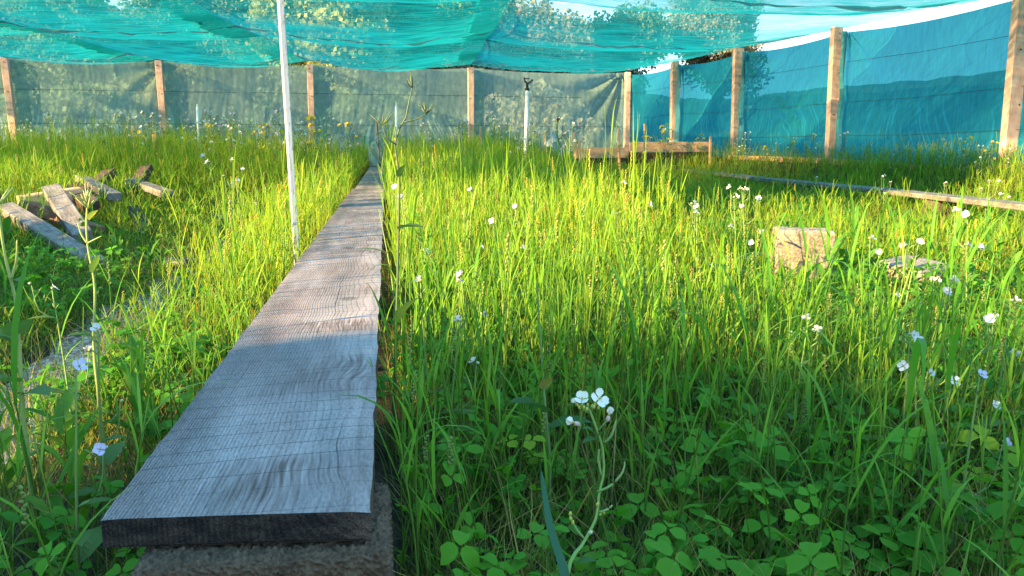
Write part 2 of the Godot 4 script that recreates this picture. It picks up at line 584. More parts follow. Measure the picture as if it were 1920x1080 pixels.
func tree(n: String, label: String, at: Vector3, height: float, crown: Vector3, base_y: float, col: Color, count: int, seed_: int, group := "", leaf_scale := 1.0) -> Node3D:
	at.y = gy(at.x, at.z) - 0.05
	var t := thing(n, label, "tree" if n.find("tree") >= 0 else "bush", at, 0.0, group)
	rng.seed = seed_
	var st := begin()
	var lean := Vector3(rr(-0.3, 0.3), 0, rr(-0.3, 0.3))
	var top := Vector3(lean.x, height * 0.8, lean.z)
	var r0 := height * 0.022 + 0.03
	tube(st, curve([Vector3.ZERO, lean * 0.3 + Vector3(0, height * 0.35, 0), top], 6), [r0 * 1.3, r0, r0 * 0.85, r0 * 0.7, r0 * 0.5, r0 * 0.3, r0 * 0.15], 7)
	var cy := (base_y + height) * 0.5
	for i in 9:
		var h := lerpf(base_y * 0.7, height * 0.7, rng.randf())
		var p0 := Vector3(lean.x * h / height, h, lean.z * h / height)
		var az := rng.randf() * TAU
		var p1 := Vector3(cos(az) * crown.x * 0.7, cy + rr(-0.3, 0.7) * crown.y, sin(az) * crown.z * 0.7)
		tube(st, curve([p0, p0.lerp(p1, 0.5) + Vector3(0, 0.15 * height * 0.3, 0), p1], 5), [r0 * 0.45, r0 * 0.38, r0 * 0.3, r0 * 0.2, r0 * 0.12, r0 * 0.05], 5)
	put("trunk", done(st), M.bark, t)
	# crown: lobes of leaf clusters
	var lobes := []
	for i in 16:
		var d := Vector3(rr(-1, 1), rr(-1, 1), rr(-1, 1)).normalized() * rr(0.35, 0.8)
		lobes.append([Vector3(d.x * crown.x, cy + d.y * crown.y, d.z * crown.z), rr(0.25, 0.48) * (crown.x + crown.y) * 0.5])
	var per := count / 3
	for k in 3:
		var buf := PackedFloat32Array()
		buf.resize(per * 16)
		for i in per:
			var lb = lobes[rng.randi() % lobes.size()]
			var d := Vector3(rr(-1, 1), rr(-1, 1), rr(-1, 1)).normalized() * pow(rng.randf(), 0.35) * float(lb[1])
			var p: Vector3 = lb[0] + d
			if p.y < 0.1: p.y = rr(0.1, 0.5)
			var s := rr(0.8, 1.4) * leaf_scale
			var b := Basis.from_euler(Vector3(rr(0, TAU), rr(0, TAU), rr(0, TAU))).scaled(Vector3(s, s, s))
			var tn := rr(0.65, 1.3)
			put12(buf, i * 16, b, p, Color(col.r * tn * rr(0.9, 1.15), col.g * tn, col.b * tn))
		mm("crown", leaf_meshes[k], buf, per, t)
	return t

func put12(buf: PackedFloat32Array, o: int, b: Basis, p: Vector3, c: Color) -> void:
	buf[o] = b.x.x; buf[o + 1] = b.y.x; buf[o + 2] = b.z.x; buf[o + 3] = p.x
	buf[o + 4] = b.x.y; buf[o + 5] = b.y.y; buf[o + 6] = b.z.y; buf[o + 7] = p.y
	buf[o + 8] = b.x.z; buf[o + 9] = b.y.z; buf[o + 10] = b.z.z; buf[o + 11] = p.z
	buf[o + 12] = c.r; buf[o + 13] = c.g; buf[o + 14] = c.b; buf[o + 15] = 1.0

func mm(n: String, me: Mesh, buf: PackedFloat32Array, count: int, parent: Node = null) -> MultiMeshInstance3D:
	var q := MultiMesh.new()
	q.transform_format = MultiMesh.TRANSFORM_3D
	q.use_colors = true
	q.mesh = me
	q.instance_count = count
	buf.resize(count * 16)
	q.buffer = buf
	var o := MultiMeshInstance3D.new()
	o.multimesh = q
	o.set_meta("kind", "stuff")
	if parent == null:
		o.name = numbered(n)
		add_child(o)
	else:
		o.name = n
		parent.add_child(o, true)
	return o

func trees() -> void:
	for k in 3: leaf_meshes.append(leaf_cluster(200 + k, 44, 0.11))
	var g := Color(0.16, 0.23, 0.09)
	var yel := Color(0.46, 0.47, 0.16)
	var olive := Color(0.27, 0.31, 0.16)
	var brown := Color(0.42, 0.36, 0.27)
	tree("tree", "tall yellow-green sunlit tree behind the net, right of the white square pole", Vector3(-1.6, 0, -22.0), 6.2, Vector3(2.0, 2.6, 2.0), 0.9, yel, 2100, 1)
	tree("tree", "big dark green tree behind the middle of the far net", Vector3(1.1, 0, -27.0), 8.6, Vector3(3.2, 3.8, 2.6), 1.0, g, 2700, 2)
	tree("tree", "brownish half-bare tree behind the net right of the sprinkler pole", Vector3(4.6, 0, -26.0), 4.8, Vector3(2.8, 2.0, 2.0), 0.6, brown, 1200, 3)
	tree("bush", "round ochre bush behind the net left of the white square pole", Vector3(-4.6, 0, -19.5), 2.15, Vector3(0.75, 0.95, 0.75), 0.15, Color(0.28, 0.22, 0.06), 600, 4, "", 0.7)
	tree("tree", "grey-green tree seen through the far net at the left edge", Vector3(-10.6, 0, -27.0), 5.6, Vector3(3.4, 2.2, 2.4), 0.8, olive, 2100, 5)
	tree("tree", "tall thin-leaved tree rising above the left far net", Vector3(-6.6, 0, -31.0), 8.2, Vector3(3.0, 3.4, 2.4), 1.6, olive, 1800, 6)
	tree("tree", "tree with open crown against the sky behind the third far post", Vector3(-0.8, 0, -36.0), 10.0, Vector3(3.6, 3.6, 2.6), 2.5, g, 1800, 7)
	tree("tree", "low green tree at the corner where far and right nets meet", Vector3(8.6, 0, -30.0), 5.4, Vector3(3.0, 2.2, 2.4), 0.6, olive, 1500, 8)
	tree("bush", "dark green hedge bush at the foot of the far net, centre", Vector3(-0.2, 0, -18.2), 1.5, Vector3(1.5, 0.6, 0.8), 0.0, g, 900, 9)
	tree("bush", "low grey-green bush behind the leftmost far net bay", Vector3(-6.6, 0, -19.0), 1.6, Vector3(1.9, 0.7, 0.8), 0.0, olive, 900, 10)
	tree("bush", "brown scrub behind the far net right of the sprinkler pole", Vector3(3.4, 0, -18.6), 1.5, Vector3(1.9, 0.6, 0.8), 0.0, brown, 700, 11)
	tree("tree", "bare-topped tree against the pale sky above the right fence corner", Vector3(13.5, 0, -31.0), 7.2, Vector3(2.6, 2.6, 2.2), 1.6, brown, 700, 12)
	# the wood beyond the meadow, one mass
	rng.seed = 31
	var buf := PackedFloat32Array()
	var nw := 5200
	buf.resize(nw * 16)
	var wn := noise(0.09, 8, 3)
	for i in nw:
		var x := rr(-48.0, 13.0)
		var z := rr(-52.0, -40.0)
		var hh := 5.2 + 3.0 * wn.get_noise_2d(x * 3.0, 0.0) - 1.6 * sstep(2.0, 13.0, x)
		var y := gy(x, z) + hh * pow(rng.randf(), 0.6)
		var sc := rr(1.6, 2.8)
		var tn := rr(0.7, 1.25)
		put12(buf, i * 16, Basis.from_euler(Vector3(rr(0, TAU), rr(0, TAU), rr(0, TAU))).scaled(Vector3(sc, sc, sc)), Vector3(x, y, z), Color(0.24 * tn, 0.29 * tn, 0.17 * tn))
	mm("distant_wood", leaf_meshes[0], buf, nw)
	# evening shade in the front of the enclosure comes from these, standing to the left and behind
	tree("bush", "big evergreen bush west of the enclosure, out of frame", Vector3(-7.4, 0, 3.3), 4.1, Vector3(1.3, 1.75, 1.7), 0.0, g, 2400, 20, "", 1.5)
	tree("tree", "slim tree west of the enclosure, out of frame", Vector3(-8.5, 0, -1.2), 5.0, Vector3(1.1, 0.5, 1.25), 4.0, g, 1200, 26, "", 1.2)
	tree("bush", "low shrub west of the timber pile, out of frame", Vector3(-3.9, 0, -1.7), 1.0, Vector3(0.55, 0.5, 0.75), 0.0, g, 700, 24, "", 0.6)
	tree("bush", "second low shrub west of the timber pile, out of frame", Vector3(-4.0, 0, -2.9), 1.0, Vector3(0.55, 0.5, 0.75), 0.0, g, 700, 25, "", 0.6)
	tree("bush", "second evergreen bush west of the enclosure, out of frame", Vector3(-7.6, 0, 6.2), 4.4, Vector3(1.4, 1.9, 2.0), 0.0, g, 2400, 21, "", 1.5)

# ---------------------------------------------------------------- fences, posts and nets
# top corners of the posts, far fence from left to right, then the right fence from the corner towards the camera
var far_posts := [Vector3(-8.6, 0, -14.0), Vector3(-6.08, 0, -14.2), Vector3(-3.78, 0, -14.4), Vector3(-1.31, 0, -14.6), Vector3(1.585, 0, -14.8), Vector3(4.75, 0, -15.2)]
var side_posts := [Vector3(4.75, 0, -15.2), Vector3(5.0, 0, -13.25), Vector3(5.25, 0, -11.3), Vector3(5.53, 0, -9.16), Vector3(5.86, 0, -6.67), Vector3(6.2, 0, -4.0)]

func posts() -> void:
	var fl := ["", "leftmost wooden post of the far fence", "wooden post of the far fence beside a thin stake, second from left", "wooden post of the far fence just right of the white square pole", "wooden post of the far fence in the centre, where two roof sags meet", "wooden corner post where far net and right net meet"]
	for i in range(1, 6):
		var p: Vector3 = far_posts[i]
		post(p, 2.0, 0.105, 0.1, fl[i], Vector3(rr(-0.02, 0.02), 0, 0), 0.1)
	var sl := ["", "slim wooden post of the right fence behind the planter boards", "wooden post of the right fence next to the right end of the planter", "stout wooden post of the right fence between two blue net panels", "wooden post at the right edge of the photo, tallest in view"]
	for i in range(1, 5):
		post(side_posts[i], 2.02, 0.155 - 0.01 * (i % 2), 0.075, sl[i], Vector3(0.03, 0, 0), 0.12)

func post(p: Vector3, top: float, w: float, d: float, label: String, lean: Vector3, turn: float) -> void:
	var t := thing("fence_post", label, "post", Vector3(p.x, gy(p.x, p.z) - 0.1, p.z), turn, "wooden fence posts")
	var st := begin()
	var h := top - t.position.y
	var tr := Transform3D(Basis(Vector3(1, 0, 0), Vector3(lean.x * -1.0, 1, lean.z).normalized(), Vector3(0, 0, 1)), Vector3(0, h * 0.5, 0))
	box(st, tr, Vector3(w, h, d), 0.006, Color.WHITE, 0.004)
	put("timber", done(st), M.new_wood, t)
	st = begin()
	for i in 4:
		var y: float = h - [0.08, 0.55, 1.05, 1.5][i]
		box(st, Transform3D(Basis(), Vector3(rr(-0.25, 0.25) * w - lean.x * (y - h * 0.5), y, d * 0.5 + 0.003)), Vector3(0.014, 0.014, 0.006), 0.002)
	tag(put("staple", done(st), M.wire, t), "", "", "", "stuff")

# a wall of net between points; ripple gives the hanging folds
func net_wall(pts: Array, bottom: Array, top: Array, uv0: float, uv1: float, ripple: float, seed_: int, fans: Array) -> ArrayMesh:
	var st := begin()
	var nx := 150
	var ny := 36
	var rn := noise(1.0, seed_, 2)
	var a: Vector3 = pts[0]
	var b: Vector3 = pts[1]
	var len := a.distance_to(b)
	var dir := (b - a) / len
	var nrm := dir.cross(Vector3.UP)
	for j in ny + 1:
		for i in nx + 1:
			var f := float(i) / nx
			var v := float(j) / ny
			var p := a.lerp(b, f)
			var y0: float = lerpf(bottom[0], bottom[1], f)
			var y1: float = lerpf(top[0], top[1], f) - 0.05 * sin(f * PI)
			var s := f * len
			var low := 1.0 - v
			var edge: float = sin(clampf(f, 0.0, 1.0) * PI)
			var rp := ripple * (0.3 + low) * rn.get_noise_2d(s * 7.0 + 0.6 * sin(v * 5.0), v * 1.2) * 0.6 * sqrt(edge)
			rp += ripple * 1.2 * rn.get_noise_2d(s * 1.1, v * 1.4) * edge
			for fn in fans:          # folds that run out from a pinned corner
				var dx: float = (f - fn[0]) * len
				var dy: float = (v - fn[1]) * (y1 - y0)
				var r := sqrt(dx * dx + dy * dy)
				var an := atan2(dy, dx)
				rp += fn[2] * sin(an * fn[3] + 0.7 * rn.get_noise_1d(an * 3.0)) * exp(-r / fn[4]) * sstep(0.0, 0.12, r)
			p += nrm * rp
			p.y = lerpf(y0, y1, v)
			vtx(st, p, Vector2(lerpf(uv0, uv1, f), 1.0 - v))
	for j in ny:
		for i in nx:
			var k := j * (nx + 1) + i
			for q in [k, k + nx + 1, k + 1, k + 1, k + nx + 1, k + nx + 2]: st.add_index(q)
	return done(st)

func nets() -> void:
	var t := thing("far_net", "grey-green shade net hung along the far fence, trees showing through", "shade net")
	for i in far_posts.size() - 1:
		var a: Vector3 = far_posts[i] + Vector3(0, 0, -0.07)
		var b: Vector3 = far_posts[i + 1] + Vector3(0, 0, -0.07)
		var fans := []
		if i == 1: fans = [[1.0, 0.95, 0.05, 9.0, 0.9]]
		if i == 4: fans = [[0.96, 1.0, 0.07, 12.0, 1.6]]
		put("net_panel", net_wall([a, b], [gy(a.x, a.z) - 0.02, gy(b.x, b.z) - 0.02], [2.0, 2.0], i / 5.0, (i + 1) / 5.0, 0.035, 300 + i, fans), M.far_net, t)
		# the double strip where two panels are lapped beside a post
		var st := begin()
		for s in 12:
			var y0 := lerpf(gy(b.x, b.z), 2.0, s / 12.0)
			var y1 := lerpf(gy(b.x, b.z), 2.0, (s + 1) / 12.0)
			var bb := b + Vector3(0.06, 0, -0.02)
			var w := 0.2
			quad(st, Vector3(bb.x, y0, bb.z + 0.012 * sin(s)), Vector3(bb.x + w, y0, bb.z - 0.012 * cos(s)), Vector3(bb.x + w, y1, bb.z - 0.012 * cos(s + 1.0)), Vector3(bb.x, y1, bb.z + 0.012 * sin(s + 1.0)))
		if i < 4: put("lap_strip", done(st), M.far_net, t)
	t = thing("right_net", "blue shade net along the right fence, hill and sky behind it", "shade net")
	for i in side_posts.size() - 1:
		var a: Vector3 = side_posts[i] + Vector3(0.07, 0, 0)
		var b: Vector3 = side_posts[i + 1] + Vector3(0.07, 0, 0)
		var fans := [[0.04, 1.0, 0.05, 9.0, 0.8]]
		if i == 2: fans.append([0.55, 0.42, 0.05, 5.0, 0.45])
		put("net_panel", net_wall([a, b], [gy(a.x, a.z) - 0.02, gy(b.x, b.z) - 0.02], [1.955, 1.955], i / 5.0, (i + 1) / 5.0, 0.011, 320 + i, fans), M.side_net, t)
		# gathered vertical fold hanging beside the post
		var st := begin()
		rng.seed = 900 + i
		var off := b.lerp(a, -0.07)
		var ny := 22
		var nx := 8
		var pn := noise(1.0, 700 + i, 2)
		for j in ny + 1:
			for k in nx + 1:
				var v := float(j) / ny
				var f := float(k) / nx - 0.5
				var w := 0.07 + 0.05 * sin(v * 4.0 + i) + 0.03 * pn.get_noise_1d(v * 5.0)
				vtx(st, Vector3(off.x - 0.09 + 0.03 * sin(f * 14.0 + v * 3.0), lerpf(gy(off.x, off.z), 1.95, v), off.z + f * w + 0.04 * pn.get_noise_1d(v * 3.0 + 4.0)))
		for j in ny:
			for k in nx:
				var q := j * (nx + 1) + k
				for e in [q, q + nx + 1, q + 1, q + 1, q + nx + 1, q + nx + 2]: st.add_index(e)
		if i in [0, 1, 2]: put("gathered_fold", done(st), M.net_fold, t)
	# fence wires behind the right net
	for k in 3:
		var st := begin()
		var hs: float = [0.72, 1.12, 1.6][k]
		var pts := []
		for i in side_posts.size():
			var p: Vector3 = side_posts[i]
			pts.append(Vector3(p.x + 0.04, hs + 0.02 * sin(i * 2.0), p.z))
			if i < side_posts.size() - 1:
				var q: Vector3 = p.lerp(side_posts[i + 1], 0.5)
				pts.append(Vector3(q.x + 0.04, hs - 0.015, q.z))
		tube(st, pts, [0.0022], 4)
		tag(put("fence_wire", done(st), M.wire), ["lowest dark wire along the right fence", "middle dark wire along the right fence at half height", "topmost dark wire along the right fence"][k], "wire", "fence wires")
	for k in 2:
		var st := begin()
		var pts := []
		for i in far_posts.size():
			var p: Vector3 = far_posts[i]
			pts.append(Vector3(p.x, [0.95, 1.5][k], p.z - 0.06))
		tube(st, pts, [0.003], 4)
		tag(put("fence_wire", done(st), M.wire), ["lower dark wire along the far fence", "upper dark wire along the far fence"][k], "wire", "fence wires")
	# board along the foot of the right net
	var st := begin()
	for i in range(2, 5):
		var a: Vector3 = side_posts[i]
		var b: Vector3 = side_posts[i + 1]
		a.y = gy(a.x - 0.1, a.z) + 0.02
		b.y = gy(b.x - 0.1, b.z) + 0.02
		var s2 := begin()
		box(s2, bar_t(a + Vector3(-0.09, 0, 0), b + Vector3(-0.09, 0, -0.02)), Vector3(0.03, 0.10, a.distance_to(b) - 0.01), 0.004)
		tag(put("base_board", done(s2), M.tan_wood), ["base board at the foot of the right net, nearest the planter", "base board at the foot of the widest blue net panel", "base board at the foot of the right net, near the photo's right edge"][i - 2], "board", "base boards of the right fence")

# the roof: net laid over cross wires and long wires, sagging in every bay
var cross := [-5.0, -8.15, -11.4, -14.75]
func roof_y(x: float, z: float) -> float:
	return 2.05

func roof_net() -> void:
	var t := thing("roof_net", "sagging teal shade net stretched overhead as a roof", "shade net")
	var rn := noise(0.9, 55, 3)
	# long wires: x at the far end and at the near end
	var lw := [[-8.6, -9.6], [-6.1, -7.2], [-3.8, -5.0], [-1.31, -2.25], [1.585, 1.2], [4.85, 6.35]]
	for c in 3:
		var z0: float = cross[c]
		var z1: float = cross[c + 1]
		var st := begin()
		var nx := 220
		var ny := 40
		var R := func(i: int, v: float) -> Vector3:
			var z := lerpf(z0, z1, v)
			var fz := (z - (-5.0)) / (-9.75)
			var g := 5.0 * i / nx
			var k: int = min(int(g), 4)
			var f := g - k
			var xa: float = lerpf(lw[k][1], lw[k][0], fz)
			var xb: float = lerpf(lw[k + 1][1], lw[k + 1][0], fz)
			var x := lerpf(xa, xb, f)
			var su := 4.0 * f * (1.0 - f)
			var sv := pow(4.0 * v * (1.0 - v), 0.75)
			var skew := sin(v * PI) * sin(v * PI * 0.5)
			var sag: float = [0.19, 0.18, 0.17][c] + 0.02 * sin(k * 2.1 + c)
			var y: float = 2.06 - sag * su * (0.35 + 0.65 * skew) - 0.04 * sv - [0.0, 0.02, 0.03][c] * v * su
			y += 0.018 * rn.get_noise_2d(x * 1.2, z * 4.5) * (0.3 + su) + 0.012 * sin(z * 9.0 + x * 0.7) * su * sv
			if k == 4: y -= 0.05 * f * (1.0 - f)
			y -= 0.012 * sin(x * 3.0 + c)
			return Vector3(x, y, z)
		for j in ny + 1:
			for i in nx + 1:
				vtx(st, R.call(i, float(j) / ny), Vector2(float(i) / nx, (c + float(j) / ny) / 3.0))
		for j in ny:
			for i in nx:
				var q := j * (nx + 1) + i
				for e in [q, q + 1, q + nx + 1, q + 1, q + nx + 2, q + nx + 1]: st.add_index(e)
		put("net_sheet", done(st), M.roof_net, t)
		# the lip where slack net folds over itself along the bottom of the sag
		st = begin()
		for i in nx + 1:
			var vi := 0.60 + 0.10 * rn.get_noise_1d(i * 0.09 + c * 40.0)
			var p: Vector3 = R.call(i, vi)
			var dr: float = 0.034 * max(0.0, 0.25 + rn.get_noise_1d(i * 0.16 + c * 17.0) * 1.5)
			vtx(st, p + Vector3(0, 0.004, 0)); vtx(st, p + Vector3(0, -dr * 0.7, 0.02)); vtx(st, p + Vector3(0, -dr, -0.03 * dr / 0.03))
		for i in nx:
			for k in 2:
				var q := i * 3 + k
				for e in [q, q + 1, q + 3, q + 3, q + 1, q + 4]: st.add_index(e)
		put("folded_lip", done(st), M.net_fold, t)
		# strips where the sheets overlap along the long wires
		for k in range(1, 5):
			st = begin()
			var wd: int = [0, 5, 4, 6, 5][k]
			for j in ny + 1:
				for i in wd + 1:
					var p: Vector3 = R.call(k * 44 - i + int(3.0 * rn.get_noise_1d(j * 0.3 + k * 9.0)) * (1 if i == wd else 0), float(j) / ny)
					vtx(st, p + Vector3(0, 0.012, 0), Vector2(i / 160.0 + k * 0.21, (c + float(j) / ny) / 3.0))
			for j in ny:
				for i in wd:
					var q := j * (wd + 1) + i
					for e in [q, q + 1, q + wd + 1, q + 1, q + wd + 2, q + wd + 1]: st.add_index(e)
			put("overlap_strip", done(st), M.roof_net, t)
	for k in range(1, 5):
		var st := begin()
		tube(st, curve([Vector3(lw[k][1], 2.075, -5.0), Vector3((lw[k][0] + lw[k][1]) * 0.5, 2.07, -9.8), Vector3(lw[k][0], 2.03, -14.75)], 12), [0.003], 4)
		tag(put("roof_wire", done(st), M.wire), "long roof wire running to the %s far post" % ["", "leftmost", "second", "third", "centre"][k], "wire", "roof wires")

# ---------------------------------------------------------------- plank benches, blocks and timber
func plank_mesh(len: float, w: float, th: float, z0: float, mirror: bool) -> ArrayMesh:
	var nx := 14
	var nz_ := 120
	var wn := noise(0.7, 17, 2)
	var P := func(i: int, j: int) -> Vector3:
		var l := len * pow(float(j) / nz_, 1.4)
		var f := float(i) / nx
		var x: float = -w * 0.5 + w * f
		if i == 0 or i == nx: x += 0.003 * wn.get_noise_2d(l * 6.0, i) + 0.0022 * wn.get_noise_2d(l * 60.0, i + 3.0)
		var y: float = 0.003 * wn.get_noise_2d(l * 1.3, f * 0.8) + 0.0045 * (f - 0.5) * (1.0 - l / len)
		if i == 0 or i == nx: y -= 0.0015
		return Vector3(x, y, -l - 0.034 * (1.0 - f) * (1.0 - l / len))
	var st := begin()
	st.set_smooth_group(0)
	for j in nz_:
		for i in nx:
			for q in [[i, j], [i, j + 1], [i + 1, j], [i + 1, j], [i, j + 1], [i + 1, j + 1]]:
				var p: Vector3 = P.call(q[0], q[1])
				var u := float(q[0]) / nx
				vtx(st, p, Vector2(1.0 - u if mirror else u, plank_v(min(-p.z, PL_L)) if not mirror else 0.55 + 0.45 * -p.z / len))
	st.generate_normals()
	st.set_material(M.plank_top)
	var me := st.commit()
	# sides and underside
	st = begin()
	st.set_smooth_group(-1)
	var dn := Vector3(0, -th, 0)
	for j in nz_:
		for i in [0, nx]:
			var a: Vector3 = P.call(i, j)
			var b: Vector3 = P.call(i, j + 1)
			if i == 0: quad(st, a, a + dn, b + dn, b, Color.WHITE, Vector2(0, -a.z), Vector2(0.03, -a.z), Vector2(0.03, -b.z), Vector2(0, -b.z))
			else: quad(st, b, b + dn, a + dn, a, Color.WHITE, Vector2(0, -b.z), Vector2(0.03, -b.z), Vector2(0.03, -a.z), Vector2(0, -a.z))
		var c: Vector3 = P.call(0, j) + dn
		var d: Vector3 = P.call(nx, j) + dn
		var e: Vector3 = P.call(nx, j + 1) + dn
		var g: Vector3 = P.call(0, j + 1) + dn
		quad(st, c, d, e, g, Color.WHITE, Vector2(0, -c.z), Vector2(0.2, -c.z), Vector2(0.2, -g.z), Vector2(0, -g.z))
	st.generate_normals()
	st.set_material(M.brown_wood)
	st.commit(me)
	st = begin()
	st.set_smooth_group(-1)
	for j in [0, nz_]:
		for i in nx:
			var a: Vector3 = P.call(i, j)
			var b: Vector3 = P.call(i + 1, j)
			var u0 := float(i) / nx
			var u1 := float(i + 1) / nx
			quad(st, a, b, b + dn, a + dn, Color.WHITE, Vector2(u0, 0), Vector2(u1, 0), Vector2(u1, 1), Vector2(u0, 1))
	st.generate_normals()
	st.set_material(M.end_grain)
	st.commit(me)
	return me

# rough block: box faces of a fine grid pushed by noise
func rough_block(size: Vector3, cell: float, amp: float, freq: float, seed_: int, rnd: float) -> ArrayMesh:
	var st := begin()
	st.set_smooth_group(0)
	var n1 := noise(freq, seed_, 3)
	var n2 := FastNoiseLite.new()
	n2.noise_type = FastNoiseLite.TYPE_CELLULAR
	n2.frequency = freq * 1.6
	n2.seed = seed_
	var h := size * 0.5
	var push := func(p: Vector3) -> Vector3:
		# rounded box, then relief along its normal
		var q := Vector3(clampf(p.x, -h.x + rnd, h.x - rnd), clampf(p.y, -h.y + rnd, h.y - rnd), clampf(p.z, -h.z + rnd, h.z - rnd))
		var d := (p - q).normalized()
		var r := q + d * rnd
		return r + d * (amp * n1.get_noise_3dv(r) * 1.3 - amp * 1.4 * (n2.get_noise_3dv(r) + 0.7))
	for a in 3:
		var a1 := (a + 1) % 3
		var a2 := (a + 2) % 3
		var n_1: int = max(2, int(size[a1] / cell))
		var n_2: int = max(2, int(size[a2] / cell))
		for s in [-1.0, 1.0]:
			var grid := []
			for j in n_2 + 1:
				for i in n_1 + 1:
					var p := Vector3.ZERO
					p[a] = s * h[a]
					p[a1] = -h[a1] + size[a1] * i / n_1
					p[a2] = -h[a2] + size[a2] * j / n_2
					grid.append(push.call(p))
			for j in n_2:
				for i in n_1:
					var k := j * (n_1 + 1) + i
					var e := [k, k + 1, k + n_1 + 1, k + 1, k + n_1 + 2, k + n_1 + 1]
					if s > 0: e.reverse()
					for q in e: vtx(st, grid[q])
	return done(st)

func benches() -> void:
	var t := thing("plank_bench", "long weathered grey plank in the foreground, saw marks across its top", "plank", Vector3(-0.157, 0.24, -0.727))
	put("plank", plank_mesh(5.82, 0.262, 0.029, 0.0, false), null, t).rotation.z = 0.0
	t = thing("plank_bench", "farther half of the long plank path, ending in tall grass", "plank", Vector3(-0.150, 0.237, -6.575))
	put("plank", plank_mesh(6.4, 0.245, 0.029, 0.0, true), null, t)
	var i := 0
	for z in [-0.80, -2.7, -4.6, -6.56, -9.4, -12.3]:
		var near: bool = i == 0
		var sz := Vector3(0.245, 0.2, 0.17) if near else Vector3(0.24, 0.2, 0.2)
		var me := rough_block(sz, 0.0022 if near else 0.02, 0.0052, 150.0, 40 + i, 0.014)
		var y := 0.105 if near else 0.21 - 0.104
		var o := put("support_block", me, M.stained_concrete if near else M.concrete)
		o.position = Vector3(-0.130 if near else -0.155, y, z)
		tag(o, ["coarse concrete block under the near end of the plank", "first concrete block under the plank beyond its near end", "concrete block under the middle of the near plank", "concrete block under the joint of the two planks", "concrete block under the middle of the farther plank", "concrete block under the far end of the plank path"][i], "block", "blocks under the plank")
		i += 1
	# the second, thin bench at the right
	var pts := [Vector3(3.72, 0, -3.3), Vector3(3.97, 0, -5.75), Vector3(4.05, 0, -8.0), Vector3(4.45, 0, -12.2)]
	for k in 3:
		var a: Vector3 = pts[k] + Vector3(0, 0.232, 0)
		var b: Vector3 = pts[k + 1] + Vector3(0, 0.232 - 0.002 * k, 0.01)
		var st := begin()
		box(st, bar_t(a, b), Vector3(0.20, 0.035, a.distance_to(b) - 0.004), 0.005, Color.WHITE, 0.003)
		var o := put("low_bench_plank", done(st), M.grey_wood)
		tag(o, ["nearest plank of the low grey bench at the photo's right edge", "middle plank of the low grey bench at the right", "farthest plank of the low grey bench, ending by the planter boards"][k], "plank", "planks of the low bench")
	var j := 0
	for q in [Vector3(3.9, 0, -5.0), Vector3(4.0, 0, -6.9), Vector3(4.25, 0, -10.1)]:
		var g := gy(q.x, q.z)
		var h: float = 0.214 - g
		var me := rough_block(Vector3(0.16, h + 0.02, 0.16), 0.02, 0.003, 60.0, 60 + j, 0.01)
		var o := put("bench_foot", me, M.concrete)
		o.position = Vector3(q.x, g + h * 0.5 - 0.012, q.z)
		tag(o, ["dark block carrying the near part of the low right bench", "dark block carrying the middle of the low right bench", "dark block carrying the far part of the low right bench"][j], "block", "blocks under the low bench")
		j += 1
	# standing block and slab
	var o := put("stone_block", rough_block(Vector3(0.212, 0.30, 0.12), 0.006, 0.0022, 70.0, 5, 0.012), M.block_stone)
	o.position = Vector3(1.555, 0.136, -2.72)
	o.rotation = Vector3(0.03, deg_to_rad(-17.0), -0.02)
	tag(o, "tan porous block standing upright alone in the grass at right", "block")
	o = put("stone_slab", rough_block(Vector3(0.24, 0.07, 0.2), 0.008, 0.002, 50.0, 6, 0.014), M.pale_stone)
	o.position = Vector3(2.04, 0.11, -2.72)
	o.rotation = Vector3(0.12, 0.5, 0.03)
	tag(o, "pale flat stone lying in the grass right of the standing block", "stone")
	o = put("stone_slab", rough_block(Vector3(0.16, 0.07, 0.14), 0.01, 0.003, 40.0, 8, 0.02), M.concrete)
	o.position = Vector3(2.36, 0.06, -2.45)
	o.rotation = Vector3(0.1, 0.9, 0.1)
	tag(o, "grey stone in the grass at the right edge of the photo", "stone")
	# black hose end lying on the path
	var st := begin()
	tube(st, curve([Vector3(-1.12, 0.035, -3.98), Vector3(-1.04, 0.045, -3.86), Vector3(-0.93, 0.05, -3.78), Vector3(-0.86, 0.04, -3.83)], 12), [0.028], 10)
	tag(put("hose", done(st), M.black_plastic), "black hose piece lying on the path left of the plank", "hose")

